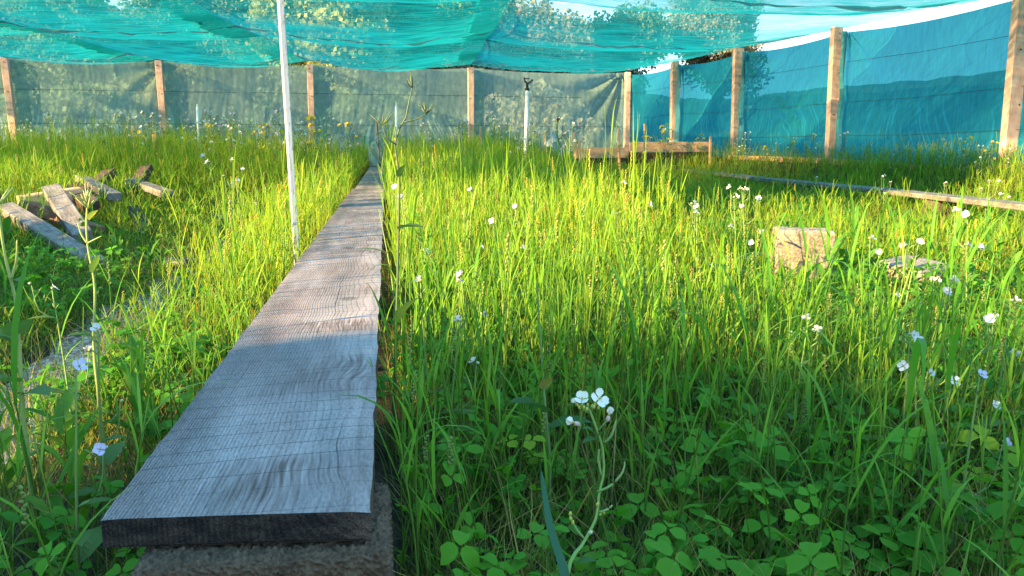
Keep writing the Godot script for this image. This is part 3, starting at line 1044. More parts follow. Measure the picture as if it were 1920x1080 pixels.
func timber_pile() -> void:
	var L := [
		[Vector3(-1.99, 0.27, -4.46), Vector3(-1.30, 0.05, -3.72), 0.085, 0.055, "grey_wood", "long grey beam sloping from the timber pile down to the path"],
		[Vector3(-1.87, 0.35, -4.75), Vector3(-1.55, 0.12, -4.25), 0.095, 0.065, "grey_wood", "short thick grey beam on top of the timber pile"],
		[Vector3(-2.16, 0.25, -5.0), Vector3(-1.88, 0.28, -5.2), 0.05, 0.10, "tan_wood", "sunlit tan board end at the back of the timber pile"],
		[Vector3(-2.02, 0.26, -4.78), Vector3(-1.60, 0.12, -4.58), 0.13, 0.06, "red_wood", "reddish board under the thick grey beam of the pile"],
		[Vector3(-2.06, 0.33, -4.52), Vector3(-2.5, 0.26, -4.9), 0.07, 0.07, "brown_wood", "dark brown beam end at the left edge of the pile"],
		[Vector3(-1.92, 0.20, -4.5), Vector3(-2.25, 0.22, -5.3), 0.09, 0.04, "grey_wood", "pale grey board lying behind the long beam of the pile"],
		[Vector3(-1.98, 0.33, -5.35), Vector3(-1.76, 0.22, -5.0), 0.10, 0.06, "brown_wood", "brown beam with dark end right of the thick grey beam"],
		[Vector3(-2.12, 0.36, -5.9), Vector3(-1.72, 0.26, -5.3), 0.09, 0.05, "grey_wood", "weathered grey board in the middle right of the pile"],
		[Vector3(-2.06, 0.39, -6.3), Vector3(-2.06, 0.26, -5.75), 0.09, 0.06, "brown_wood", "dark brown beam end sticking up at the back of the pile"],
		[Vector3(-1.98, 0.40, -6.95), Vector3(-1.90, 0.24, -6.2), 0.09, 0.07, "brown_wood", "farthest dark beam of the timber pile, at its right"],
		[Vector3(-1.95, 0.32, -6.4), Vector3(-1.56, 0.24, -5.9), 0.10, 0.05, "grey_wood", "grey board lying lowest at the right end of the pile"],
		[Vector3(-1.66, 0.18, -5.45), Vector3(-1.46, 0.05, -5.0), 0.08, 0.05, "brown_wood", "short brown offcut lying against the right side of the pile"],
	]
	for q in L:
		var st := begin()
		var a: Vector3 = q[0] + Vector3(0, 0.0, 0)
		var b: Vector3 = q[1] + Vector3(0, 0.01, 0)
		box(st, bar_t(a, b, rr(-0.25, 0.25)), Vector3(q[2], q[3], a.distance_to(b)), 0.005, Color.WHITE, 0.003)
		tag(put("timber_beam", done(st), M[q[4]]), q[5], "beam", "loose timber of the pile")
	var st := begin()
	box(st, bar_t(Vector3(-4.85, gy(-4.5, -10.6) + 0.24, -10.7), Vector3(-4.42, gy(-4.5, -10.6) + 0.25, -10.6)), Vector3(0.10, 0.05, 0.45), 0.005)
	tag(put("pale_board", done(st), M.white_paint), "pale board end lying on the grass at far left", "board")

func poles_and_stakes() -> void:
	# square white tube beside the plank
	var t := thing("square_pole", "white square metal pole rising beside the plank", "pole", Vector3(-0.345, gy(-0.34, -3.0) - 0.1, -3.0))
	var st := begin()
	box(st, Transform3D(Basis(Vector3(1, 0, 0), Vector3(-0.012, 1, 0).normalized(), Vector3(0, 0, 1)) * Basis(Vector3.UP, 0.30), Vector3(-0.012, 1.1, 0)), Vector3(0.0215, 2.2, 0.0215), 0.003)
	put("tube", done(st), M.white_paint, t)
	st = begin()
	box(st, Transform3D(Basis(Vector3.UP, 0.3), Vector3(-0.026, 2.205, 0)), Vector3(0.032, 0.012, 0.032), 0.003)
	put("cap", done(st), M.black_plastic, t)
	# sprinkler risers
	for q in [[Vector3(1.82, 0, -10.2), 1.29, 0.026, "white sprinkler riser with black head before the far net, right of centre"], [Vector3(-2.68, 0, -12.0), 1.12, 0.022, "short plain white riser pipe in the left far grass"], [Vector3(0.155, 0, -12.0), 1.16, 0.022, "thin white riser behind the tall dark stalk in the centre"]]:
		var p: Vector3 = q[0]
		p.y = gy(p.x, p.z) - 0.05
		var h: float = q[1] - p.y
		t = thing("sprinkler_riser", q[3], "sprinkler", p, 0.0, "sprinkler risers")
		st = begin()
		tube(st, [Vector3(-0.02, 0, 0), Vector3(0, h * 0.5, 0), Vector3(0.012, h, 0)], [q[2], q[2], q[2]], 12)
		put("pipe", done(st), M.white_plastic, t)
		st = begin()
		var k := Vector3(0.012, h, 0)
		var fr: float = 1.0 if q[2] > 0.025 else 0.55
		tube(st, [k, k + Vector3(0, 0.03, 0) * fr, k + Vector3(0, 0.031, 0) * fr, k + Vector3(0, 0.09, 0) * fr], [0.030 * fr, 0.030 * fr, 0.018 * fr, 0.018 * fr], 10)
		put("fitting", done(st), M.black_plastic if q[2] > 0.025 else M.white_plastic, t)
		st = begin()
		k += Vector3(0, 0.09, 0)
		var big: bool = q[2] > 0.025
		if not big:
			continue
		tube(st, [k, k + Vector3(-0.035, 0.03, 0.01), k + Vector3(-0.04, 0.075, 0.0)], [0.013, 0.012, 0.009], 6)
		tube(st, [k, k + Vector3(0.04, 0.015, 0.0), k + Vector3(0.07, 0.05, 0.01)], [0.013, 0.013, 0.016], 6)
		tube(st, [k + Vector3(-0.04, 0.06, 0), k + Vector3(0.03, 0.06, 0)], [0.008, 0.008], 6)
		put("head", done(st), M.black_plastic, t)
	# stakes
	var S := [
		[2.236, 0.775, -11.0, 0.035, "left stake of the pair wrapped with pale plastic"],
		[2.315, 0.70, -11.05, 0.035, "right stake of the pair wrapped with pale plastic"],
		[2.66, 0.77, -11.0, 0.04, "leaning stake at the left end of the planter boards"],
		[2.735, 0.67, -11.0, 0.04, "shorter stake beside the left end of the planter boards"],
		[3.31, 0.83, -11.0, 0.035, "leaning stake in front of the corner post"],
		[3.70, 0.895, -11.0, 0.035, "thin stake in the middle of the planter boards"],
		[4.72, 0.72, -11.0, 0.04, "stake at the right end of the planter boards"],
		[1.31, 0.855, -11.0, 0.035, "stake just right of the centre fence post"],
		[1.08, 0.80, -11.3, 0.03, "dull stake just left of the centre fence post"],
		[-3.27, 0.84, -11.0, 0.045, "brown stake left of the second far post"],
		[-2.98, 0.735, -10.9, 0.07, "broad tan stake at the foot of the second far post"],
		[-0.15, 1.02, -13.3, 0.03, "pale thin stake left of the tall dark stalk"],
	]
	for q in S:
		var g := gy(q[0], q[2]) - 0.08
		st = begin()
		var ln := rr(-0.05, 0.03)
		box(st, bar_t(Vector3(q[0] - ln, g, q[2]), Vector3(q[0], q[1], q[2]), rr(-0.4, 0.4)), Vector3(q[3], q[3] * 0.7, q[1] - g), 0.003, Color.WHITE, 0.003)
		tag(put("stake", done(st), M.tan_wood if q[3] > 0.031 else M.grey_wood), q[4], "stake", "wooden stakes")
	# plastic strip wound round the pair of stakes
	st = begin()
	st.set_smooth_group(0)
	var rn := noise(9.0, 4, 2)
	var n := 40
	for i in n + 1:
		var f := float(i) / n
		var a := f * TAU * 1.6
		var c := Vector3(2.30 + 0.075 * cos(a) + 0.10 * sstep(0.6, 1.0, f), 0.55 + 0.22 * f + 0.05 * sin(a * 1.3), -10.98 + 0.06 * sin(a))
		var w := 0.055 + 0.035 * rn.get_noise_1d(f * 2.0)
		var o := Vector3(0.03 * rn.get_noise_2d(f, 3.0), w, 0.03 * rn.get_noise_2d(f, 7.0))
		vtx(st, c - o); vtx(st, c + o)
	for i in n:
		for e in [i * 2, i * 2 + 1, i * 2 + 2, i * 2 + 2, i * 2 + 1, i * 2 + 3]: st.add_index(e)
	tag(put("plastic_strip", done(st), M.rag), "pale torn plastic strip wound round two stakes near the far net", "plastic")
	# planter boards
	var B := [[Vector3(2.80, 0, -11.42), Vector3(3.60, 0, -11.42), 0.55, "lower left board of the planter"], [Vector3(3.61, 0, -11.40), Vector3(4.90, 0, -11.36), 0.635, "higher right board of the planter below the right fence post"]]
	for q in B:
		var a: Vector3 = q[0]
		var b: Vector3 = q[1]
		for k in 2:
			st = begin()
			var y: float = q[2] - 0.075 - 0.155 * k
			box(st, bar_t(Vector3(a.x, y, a.z + 0.004 * k), Vector3(b.x, y + 0.005, b.z + 0.004 * k)), Vector3(0.03, 0.15, a.distance_to(b)), 0.005, Color.WHITE, 0.004)
			tag(put("planter_board", done(st), M.tan_wood if k == 0 else M.brown_wood), q[3] + ("" if k == 0 else ", lower course"), "board", "planter boards")

# ---------------------------------------------------------------- grass and ground cover
func tiller(seed_: int, h: float, nl: int, wid: float, llen: float) -> ArrayMesh:
	rng.seed = seed_
	var st := begin()
	var lean := Vector3(rr(-1, 1), 0, rr(-1, 1)) * h * 0.10
	var p := [Vector3.ZERO, Vector3(lean.x * 0.3, h * 0.5, lean.z * 0.3), Vector3(lean.x, h, lean.z)]
	var c0 := Color(0.10, 0.23, 0.035)
	var c1 := Color(0.15, 0.33, 0.035)
	var pts := curve(p, 4)
	tube(st, pts, [0.0016, 0.0015, 0.0013, 0.0011, 0.0008], 3, Color(0.20, 0.22, 0.08), c1)
	var az := rng.randf() * TAU
	for i in nl:
		var f := lerpf(0.18, 0.97, (i + rr(0.0, 0.6)) / nl)
		var q: Vector3 = pts[int(f * 4)].lerp(pts[min(int(f * 4) + 1, 4)], f * 4 - int(f * 4))
		az += PI + rr(-0.7, 0.7)
		var l := llen * rr(0.7, 1.25)
		leaf(st, q, az, rr(1.15, 1.5), l, wid * rr(0.75, 1.2), rr(0.2, 1.5), 5, c0.lerp(c1, f), c1 * Color(1.1, 1.05, 0.9))
	if seed_ % 7 == 3:      # seed head
		for i in 9:
			var q: Vector3 = pts[4] + Vector3(0, -0.05 + 0.0065 * i, 0)
			var a := i * 2.5
			bud(st, q, Vector3(cos(a) * 0.5, 1, sin(a) * 0.5).normalized(), 0.0022, Color(0.24, 0.30, 0.09), Color(0.34, 0.34, 0.14))
	if seed_ % 7 == 5:      # a leaf that has kinked over
		leaf(st, pts[3], az + 1.2, 1.3, llen * 1.5, wid * 1.2, 3.4, 7, c0, c1)
	var me := done(st)
	me.surface_set_material(0, M.grass)
	return me

func broad_clump(seed_: int) -> ArrayMesh:
	rng.seed = seed_
	var st := begin()
	for i in 9:
		var a := i * 2.4 + rr(-0.4, 0.4)
		var c := Color(0.05, 0.17, 0.02).lerp(Color(0.12, 0.27, 0.04), rng.randf())
		var y := 0.02 + 0.012 * i
		broad_leaf(st, Vector3(cos(a) * 0.01, y, sin(a) * 0.01), Vector3(cos(a), rr(0.5, 1.3), sin(a)), rr(0.05, 0.10), rr(0.012, 0.02), c)
	tube(st, [Vector3.ZERO, Vector3(0.004, 0.08, 0), Vector3(0, 0.14, 0.004)], [0.002, 0.0016, 0.001], 5, Color(0.12, 0.2, 0.05), Color(0.12, 0.22, 0.05))
	var me := done(st)
	me.surface_set_material(0, M.clover)
	return me

func tuft(seed_: int, n: int, h: float, wid: float, dry: float) -> ArrayMesh:
	rng.seed = seed_
	var st := begin()
	for i in n:
		var p := Vector3(rr(-0.05, 0.05), 0, rr(-0.05, 0.05))
		var c := Color(0.10, 0.20, 0.035).lerp(Color(0.36, 0.30, 0.14), dry * rng.randf())
		leaf(st, p, rng.randf() * TAU, rr(1.0, 1.5), h * rr(0.5, 1.15), wid * rr(0.6, 1.3), rr(0.2, 1.6), 4, c * 0.8, c)
	var me := done(st)
	me.surface_set_material(0, M.grass)
	return me

func leaflet(st: SurfaceTool, p: Vector3, dir: Vector3, nrm: Vector3, r: float, c: Color, notch := 0.8) -> void:
	st.set_smooth_group(0)
	var side := dir.cross(nrm).normalized()
	var ring := []
	var n := 9
	for i in n:
		var a := lerpf(-PI * 0.5, PI * 1.5, float(i) / n)
		# heart: narrow at the base, broad and notched at the tip
		var x := cos(a) * r * (0.62 + 0.30 * (0.5 + 0.5 * sin(a)))
		var y := (0.5 + 0.5 * sin(a)) * r * 1.75
		if i == int(n / 2.0) : y *= notch
		ring.append(p + side * x + dir * y + nrm * (0.28 * abs(x) - 0.12 * y * y / r))
	var mid := p + dir * r * 0.85
	for i in n:
		vtx(st, mid, Vector2(), c * 0.95); vtx(st, ring[i], Vector2(), c); vtx(st, ring[(i + 1) % n], Vector2(), c)

func clover_patch(seed_: int, n: int, rad: float, hmin: float, hmax: float, size: float) -> ArrayMesh:
	rng.seed = seed_
	var st := begin()
	for i in n:
		var b := Vector3(rr(-rad, rad), 0, rr(-rad, rad))
		var top := b + Vector3(rr(-0.03, 0.03), rr(hmin, hmax), rr(-0.03, 0.03))
		var c := Color(0.030, 0.14, 0.012).lerp(Color(0.075, 0.22, 0.020), rng.randf())
		tube(st, [b, b.lerp(top, 0.5) + Vector3(rr(-0.01, 0.01), 0, rr(-0.01, 0.01)), top], [0.0008, 0.0007, 0.0006], 3, c, c)
		var nrm := (Vector3.UP + Vector3(rr(-0.5, 0.5), 0, rr(-0.5, 0.5))).normalized()
		var a0 := rng.randf() * TAU
		var s := size * rr(0.65, 1.2)
		var ref := nrm.cross(Vector3(1, 0, 0.2)).normalized()
		for k in 3:
			var d := ref.rotated(nrm, a0 + TAU * k / 3.0) 
			d = (d + nrm * rr(-0.3, 0.25)).normalized()
			leaflet(st, top + d * 0.002, d, nrm, s, c)
	var me := done(st)
	me.surface_set_material(0, M.clover)
	return me

var bufs := {}
func add_inst(key: String, x: float, z: float, yaw: float, s: float, sy: float, c: Color, tilt := 0.0) -> void:
	if not bufs.has(key): bufs[key] = []
	bufs[key].append([x, z, yaw, s, sy, c, tilt])

func flush(n: String, key: String, me: Mesh) -> void:
	if not bufs.has(key): return
	var L: Array = bufs[key]
	var buf := PackedFloat32Array()
	buf.resize(L.size() * 16)
	for i in L.size():
		var q = L[i]
		var b := Basis(Vector3.UP, q[2]) * Basis(Vector3.RIGHT, q[6])
		b = b * Basis.from_scale(Vector3(q[3], q[4], q[3]))
		put12(buf, i * 16, b, Vector3(q[0], gy(q[0], q[1]) - 0.004, q[1]), q[5])
	mm(n, me, buf, L.size())
	bufs.erase(key)

func on_path(x: float, z: float) -> bool:
	return x > -1.02 and x < -0.76 and z > -5.0

func grass() -> void:
	var gn := noise(0.55, 91, 3)
	var gf := noise(2.3, 92, 2)
	rng.seed = 4242
	# tall tillers
	for step in [[-1.5, 0.5, 0.06], [0.5, 3.2, 0.031], [3.2, 7.5, 0.04], [7.5, 15.2, 0.055]]:
		var d: float = step[0]
		var s: float = step[2]
		while d < step[1]:
			var x0: float = max(-7.4, -0.5 * max(d, 0.5) - 2.2)
			var x1: float = min(5.9 - 0.13 * (d - 6.3), 0.98 * max(d, 0.5) + 2.4)
			var x := x0
			while x < x1:
				var px := x + rr(-0.5, 0.5) * s
				var pd := d + rr(-0.5, 0.5) * s
				x += s
				if px > -0.31 and px < 0.005: continue
				if px * px + pd * pd < 0.30: continue
				if px > 0.03 and px < 0.36 and pd < 0.86: continue
				var g := gn.get_noise_2d(px, pd)
				var f := gf.get_noise_2d(px, pd)
				var h := 0.0
				var dens := 1.0
				if px > -0.1:
					var edge := 0.85 + 0.115 * pd + 0.3 * g
					h = lerpf(0.40, 0.21, sstep(edge - 0.3, edge + 0.3, px))
					dens = lerpf(1.0, 0.75, sstep(edge - 0.3, edge + 0.3, px))
					if px > 4.3: h = 0.25; dens = 0.8
					# the front is clover with single stems; the block stands in a thin spot
					var fr := sstep(0.9, 1.75, pd + 0.25 * g + 0.12 * px)
					dens *= lerpf(0.16, 1.0, fr)
					h = lerpf(min(h, 0.30), h, fr)
					var bl := exp(-(pow((px - 1.75) / 0.75, 2.0) + pow((pd - 2.5) / 0.45, 2.0)))
					h *= 1.0 - 0.75 * bl
					dens *= 1.0 - 0.55 * bl
				elif px > -0.76:
					h = 0.25 + 0.14 * sstep(1.4, 4.0, pd)
					dens = lerpf(0.12, 1.0, sstep(1.0, 2.2, pd))
					if px < -0.5: h *= 0.75; dens *= 0.45
				elif px > -1.9:
					h = lerpf(0.13, 0.22, sstep(-1.2, -1.9, px))
					h = lerpf(h, 0.40, sstep(4.6, 8.0, pd))
					dens = 0.8
					if on_path(px, -pd): dens = 0.02 if pd < 3 else 0.08
					if pd < 1.6: h *= 0.9
				else:
					h = lerpf(0.38, 0.42, sstep(3.0, 10.0, pd))
					if pd > 2.5 and pd < 7.2 and px > -2.4: h *= 0.85; dens = 0.8
				if px > 0.0 and px < 0.13 and pd > 0.8: dens = 0.9; h = max(h, 0.29)
				dens *= 0.72 + 0.5 * f + 0.3 * g
				if rng.randf() > dens: continue
				h *= 1.0 + 0.4 * g + 0.2 * f + rr(-0.38, 0.18)
				if rng.randf() < (0.08 if pd < 8.0 or px > 2.5 else 0.2): h *= 1.35
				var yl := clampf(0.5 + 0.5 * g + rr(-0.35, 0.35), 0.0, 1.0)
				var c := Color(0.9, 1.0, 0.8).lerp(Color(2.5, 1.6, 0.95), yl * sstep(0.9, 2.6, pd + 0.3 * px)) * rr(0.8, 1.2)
				if rng.randf() < 0.06: c = Color(1.9, 1.5, 1.7)
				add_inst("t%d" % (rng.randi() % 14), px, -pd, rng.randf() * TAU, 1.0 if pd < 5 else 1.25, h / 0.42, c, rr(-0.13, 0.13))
			d += s
	for k in 14:
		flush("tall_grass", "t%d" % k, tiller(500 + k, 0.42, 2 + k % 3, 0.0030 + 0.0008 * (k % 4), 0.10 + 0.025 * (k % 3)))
	# fine low grass everywhere
	rng.seed = 777
	var d := -1.5
	while d < 15.2:
		var s: float = 0.055 + 0.007 * maxf(d, 0.5)
		var x: float = max(-7.4, -0.5 * max(d, 0.5) - 2.2)
		var x1: float = min(5.9 - 0.13 * (d - 6.3), 0.98 * max(d, 0.5) + 2.4)
		while x < x1:
			var px := x + rr(-0.5, 0.5) * s
			var pd := d + rr(-0.5, 0.5) * s
			x += s
			if px > -0.31 and px < 0.005 + 0.03 * sstep(1.0, 0.7, pd): continue
			if px * px + pd * pd < 0.28: continue
			if on_path(px, -pd) and rng.randf() < 0.95 - 0.5 * sstep(-0.1, 0.3, gn.get_noise_2d(9.0, pd * 1.6)): continue
			if px < 0.0 and px > -0.76 and pd < 2.2 and rng.randf() < 0.45: continue
			var c := Color(1, 1, 1).lerp(Color(1.5, 1.2, 0.9), rng.randf()) * rr(0.7, 1.15)
			add_inst("f%d" % (rng.randi() % 6), px, -pd, rng.randf() * TAU, rr(0.8, 1.2), rr(0.7, 1.25), c)
		d += s
	for k in 6:
		flush("low_grass", "f%d" % k, tuft(600 + k, 16, 0.16, 0.0028, 0.75 if k < 2 else 0.15))
	# clover and other round leaves
	rng.seed = 888
	d = -1.5
	while d < 4.5:
		var s := 0.085
		var x: float = -0.5 * max(d, 0.5) - 1.8
		while x < 0.98 * max(d, 0.5) + 2.2:
			var px := x + rr(-0.5, 0.5) * s
			var pd := d + rr(-0.5, 0.5) * s
			x += s
			if px > -0.34 and px < 0.045: continue
			if px * px + pd * pd < 0.22: continue
			if on_path(px, -pd): continue
			var g := gn.get_noise_2d(px * 2.0 + 30.0, pd * 2.0)
			var dens := 0.5 + 1.1 * g
			if px > 0: dens += 0.65 * (1.0 - sstep(1.0, 1.7, pd)) + 0.5 * sstep(0.9, 1.5, px) * (1.0 - sstep(2.0, 3.0, pd))
			else: dens += 0.35 * (1.0 - sstep(0.9, 1.3, pd))
			if rng.randf() > dens: continue
			var c := Color(1, 1, 1).lerp(Color(1.5, 1.25, 0.9), rng.randf() * 0.7) * rr(0.75, 1.2)
			if rng.randf() < 0.05: c = Color(3.2, 1.5, 1.2)
			add_inst("c%d" % (rng.randi() % 8), px, -pd, rng.randf() * TAU, rr(0.85, 1.35), rr(0.7, 1.5), c * 1.4)
		d += s
	for k in 8:
		flush("clover", "c%d" % k, clover_patch(650 + k, 9, 0.06, 0.03, 0.13, 0.0118))
	# broad grass leaves here and there in front
	rng.seed = 999
	for i in 170:
		var pd := 0.85 + 2.6 * pow(rng.randf(), 1.3)
		var px := rr(-0.48 * pd - 0.3, 0.95 * pd + 0.3)
		if px > -0.76 and px < 0.06 and (px > -0.36 or rng.randf() < 0.6): continue
		if on_path(px, -pd): continue
		if px > 0.0 and px < 0.5 and pd < 1.3: continue
		add_inst("b%d" % (rng.randi() % 6), px, -pd, rng.randf() * TAU, rr(0.8, 1.15), rr(0.65, 1.05), Color(0.75, 0.95, 0.85) * rr(0.8, 1.3))
	for k in 6:
		flush("broad_grass", "b%d" % k, tiller(700 + k, 0.33, 3, 0.009, 0.2))
	rng.seed = 1717
	for i in 420:
		var pd := 0.9 + 4.5 * pow(rng.randf(), 1.2)
		var px := rr(-0.48 * pd - 0.3, 0.95 * pd + 0.3)
		if px > -0.42 and px < 0.09: continue
		if on_path(px, -pd): continue
		if px < 0 and px > -0.8 and pd < 1.5 and rng.randf() < 0.6: continue
		if px > 0 and pd < 1.7: continue
		if px < -0.6 and px > -1.15 and pd < 3.2 and rng.randf() < 0.7: continue
		add_inst("w%d" % (rng.randi() % 5), px, -pd, rng.randf() * TAU, rr(0.6, 1.0), rr(0.8, 1.7), Color(1, 1, 1).lerp(Color(1.7, 1.3, 0.9), rng.randf() * rng.randf()) * rr(0.8, 1.2))
	for k in 5:
		flush("broad_weeds", "w%d" % k, broad_clump(760 + k))
	# dead straw low among the green
	rng.seed = 1818
	for i in 2600:
		var pd := 0.6 + 7.0 * pow(rng.randf(), 1.6)
		var px := rr(-0.48 * pd - 0.3, 0.95 * pd + 0.3)
		if px > -0.36 and px < 0.05: continue
		add_inst("s%d" % (rng.randi() % 3), px, -pd, rng.randf() * TAU, rr(0.8, 1.3), rr(0.5, 1.2), Color(1.4, 1.15, 0.8) * rr(0.7, 1.3), rr(-0.5, 0.5))
	for k in 3:
		flush("dead_straw", "s%d" % k, tuft(780 + k, 6, 0.20, 0.0018, 1.0))
	# rough meadow outside the fence
	rng.seed = 1212
	for i in 9000:
		var pd := rr(15.6, 30.0)
		var px := rr(-0.55 * pd - 2.0, 0.95 * pd)
		add_inst("m%d" % (rng.randi() % 3), px, -pd, rng.randf() * TAU, rr(3.0, 5.5), rr(1.5, 3.5), Color(1.6, 1.25, 1.0) * rr(0.8, 1.3))
	for i in 4500:
		var pd := rr(2.0, 18.0)
		var px := 6.5 - 0.13 * (pd - 6.3) + 9.0 * rng.randf()
		add_inst("m%d" % (rng.randi() % 3), px, -pd, rng.randf() * TAU, rr(2.5, 4.5), rr(1.0, 2.5), Color(1.2, 1.1, 0.9) * rr(0.8, 1.3))
	for k in 3:
		flush("meadow", "m%d" % k, tuft(720 + k, 16, 0.16, 0.004, 0.6))

# ---------------------------------------------------------------- flowering plants
func flower_mesh(st: SurfaceTool, p: Vector3, up: Vector3, r: float, c: Color, open := 1.0, petals := []) -> void:
	var whole := st
	st.set_smooth_group(0)
	var ref := up.cross(Vector3(0.3, 0.1, 1)).normalized()
	for k in 4:
		var d := ref.rotated(up, PI * 0.5 * k + rr(-0.15, 0.15))
		d = (d * open + up * (1.15 - open + rr(-0.1, 0.25))).normalized()
		var side := d.cross(up).normalized()
		var nn := side.cross(d).normalized()
		var pl := []
		if petals.size() > k: st = petals[k]
		for i in 5:
			var t := i / 4.0
			var w: float = r * [0.12, 0.22, 0.62, 0.66, 0.30][i]
			pl.append([p + d * r * 1.5 * t + side * w + nn * r * 0.15 * t * t, p + d * r * 1.5 * t - nn * r * 0.08 * sin(t * PI), p + d * r * 1.5 * t - side * w + nn * r * 0.15 * t * t])
		for i in 4:
			var ci := c * Color(0.9, 0.95, 0.75) if i == 0 else c
			for s in 2:
				vtx(st, pl[i][s], Vector2(), ci); vtx(st, pl[i + 1][s], Vector2(), c); vtx(st, pl[i + 1][s + 1], Vector2(), c)
				vtx(st, pl[i][s], Vector2(), ci); vtx(st, pl[i + 1][s + 1], Vector2(), c); vtx(st, pl[i][s + 1], Vector2(), ci)
	st = whole
	for k in 4:
		var q := ref.rotated(up, k * 1.57 + 0.7) * r * 0.1
		tube(st, [p + q, p + q + up * r * 0.45], [r * 0.05, r * 0.08], 4, Color(0.5, 0.42, 0.05), Color(0.55, 0.42, 0.05))

func bud(st: SurfaceTool, p: Vector3, d: Vector3, r: float, c: Color, c2: Color) -> void:
	tube(st, [p, p + d * r * 0.5, p + d * r * 1.5, p + d * r * 2.6, p + d * r * 3.0], [r * 0.4, r * 0.85, r, r * 0.7, r * 0.15], 7, c, c2)

func broad_leaf(st: SurfaceTool, p: Vector3, dir: Vector3, length: float, wid: float, c: Color, up := Vector3.UP) -> void:
	st.set_smooth_group(0)
	dir = dir.normalized()
	var side := dir.cross(up).normalized()
	var nn := side.cross(dir).normalized()
	var rows := []
	var n := 7
	for i in n + 1:
		var t := float(i) / n
		var w := wid * pow(max(0.0, sin(PI * pow(t, 0.75))), 0.7) * (1.0 + 0.12 * sin(t * 19.0))
		var q := p + dir * length * t - nn * length * 0.25 * t * t
		rows.append([q + side * w + nn * w * 0.35, q, q - side * w + nn * w * 0.35])
	for i in n:
		for s in 2:
			vtx(st, rows[i][s], Vector2(), c); vtx(st, rows[i + 1][s], Vector2(), c); vtx(st, rows[i + 1][s + 1], Vector2(), c * 0.92)
			vtx(st, rows[i][s], Vector2(), c); vtx(st, rows[i + 1][s + 1], Vector2(), c * 0.92); vtx(st, rows[i][s + 1], Vector2(), c * 0.92)

var SG := Color(0.16, 0.24, 0.07)
# a branched flowering weed about h high; flowers, buds, pods and leaves are its parts
func weed(t: Node3D, h: float, nb: int, nf: int, petal: Color, r: float, seed_: int, pods := 4, stem := Color(0.16, 0.24, 0.07), thick := 1.0) -> void:
	rng.seed = seed_
	var st := begin()
	var lf := begin()
	var pd := begin()
	var hasp := false
	var tips := []
	var top := Vector3(rr(-0.12, 0.12) * h, h, rr(-0.12, 0.12) * h)
	var main := curve([Vector3.ZERO, top * 0.5 + Vector3(rr(-0.05, 0.05), 0, rr(-0.05, 0.05)) * h, top], 10)
	var r0 := (0.0016 + 0.003 * h) * thick
	var rads := []
	for i in 11: rads.append(lerpf(r0, r0 * 0.4, i / 10.0))
	tube(st, main, rads, 6, stem, stem * Color(1.1, 1.15, 0.9))
	tips.append([main[10], (main[10] - main[8]).normalized()])
	for b in nb:
		var f: int = 4 + int((b + rng.randf()) / nb * 5.0)
		var p: Vector3 = main[f]
		var az := b * 2.4 + rr(-0.5, 0.5)
		var d := Vector3(cos(az) * 0.6, 1.0, sin(az) * 0.6).normalized()
		var l := h * rr(0.14, 0.3)
		var q := p + d * l + Vector3(0, l * 0.15, 0)
		tube(st, curve([p, p + Vector3(cos(az), 0.7, sin(az)) * l * 0.4, q], 5), [r0 * 0.55, r0 * 0.5, r0 * 0.45, r0 * 0.4, r0 * 0.35, r0 * 0.3], 5, stem, stem)
		tips.append([q, d])
		broad_leaf(lf, p, Vector3(cos(az), 0.35, sin(az)), h * rr(0.07, 0.15), h * 0.025, stem * Color(0.8, 0.95, 0.8))
	for k in 4:
		var p: Vector3 = main[1 + k]
		var az := rng.randf() * TAU
		broad_leaf(lf, p, Vector3(cos(az), 0.5, sin(az)), h * rr(0.15, 0.26), h * 0.045, stem * Color(0.75, 0.95, 0.8))
	for tp in tips:
		var p: Vector3 = tp[0]
		var ax: Vector3 = tp[1]
		for k in pods:
			var az := rng.randf() * TAU
			var q := p - ax * h * rr(0.01, 0.12)
			var e := q + (Vector3(cos(az), 0.9, sin(az))).normalized() * r * rr(2.0, 3.4)
			tube(pd, [q, q.lerp(e, 0.4), q.lerp(e, 0.45), e], [r0 * 0.25, r0 * 0.25, r0 * 0.5, r0 * 0.15], 5, stem, stem)
			hasp = true
		for k in 4:
			var az := rng.randf() * TAU
			bud(pd, p + ax * r * 0.5, (ax + Vector3(cos(az), 0, sin(az)) * 0.6).normalized(), r * 0.28, Color(0.24, 0.28, 0.08), petal.lerp(Color(0.3, 0.32, 0.1), 0.6))
			hasp = true
	put("stem", done(st), M.stalk, t)
	tag(put("leaves", done(lf), M.clover, t), "", "", "", "stuff")
	if hasp: tag(put("buds_and_pods", done(pd), M.stalk, t), "", "", "", "stuff")

	for k in nf:
		var tp = tips[k % tips.size()]
		var az := rng.randf() * TAU
		var d: Vector3 = (tp[1] * 0.7 + Vector3(cos(az), rr(-0.1, 0.4), sin(az))).normalized()
		var p: Vector3 = tp[0] + d * r * rr(0.9, 1.6)
		var fs := begin()
		tube(fs, [tp[0], p], [r0 * 0.25, r0 * 0.22], 4, stem, stem)
		flower_mesh(fs, p, d, r, petal, rr(0.7, 1.0))
		put("flower", done(fs), M.petal, t)

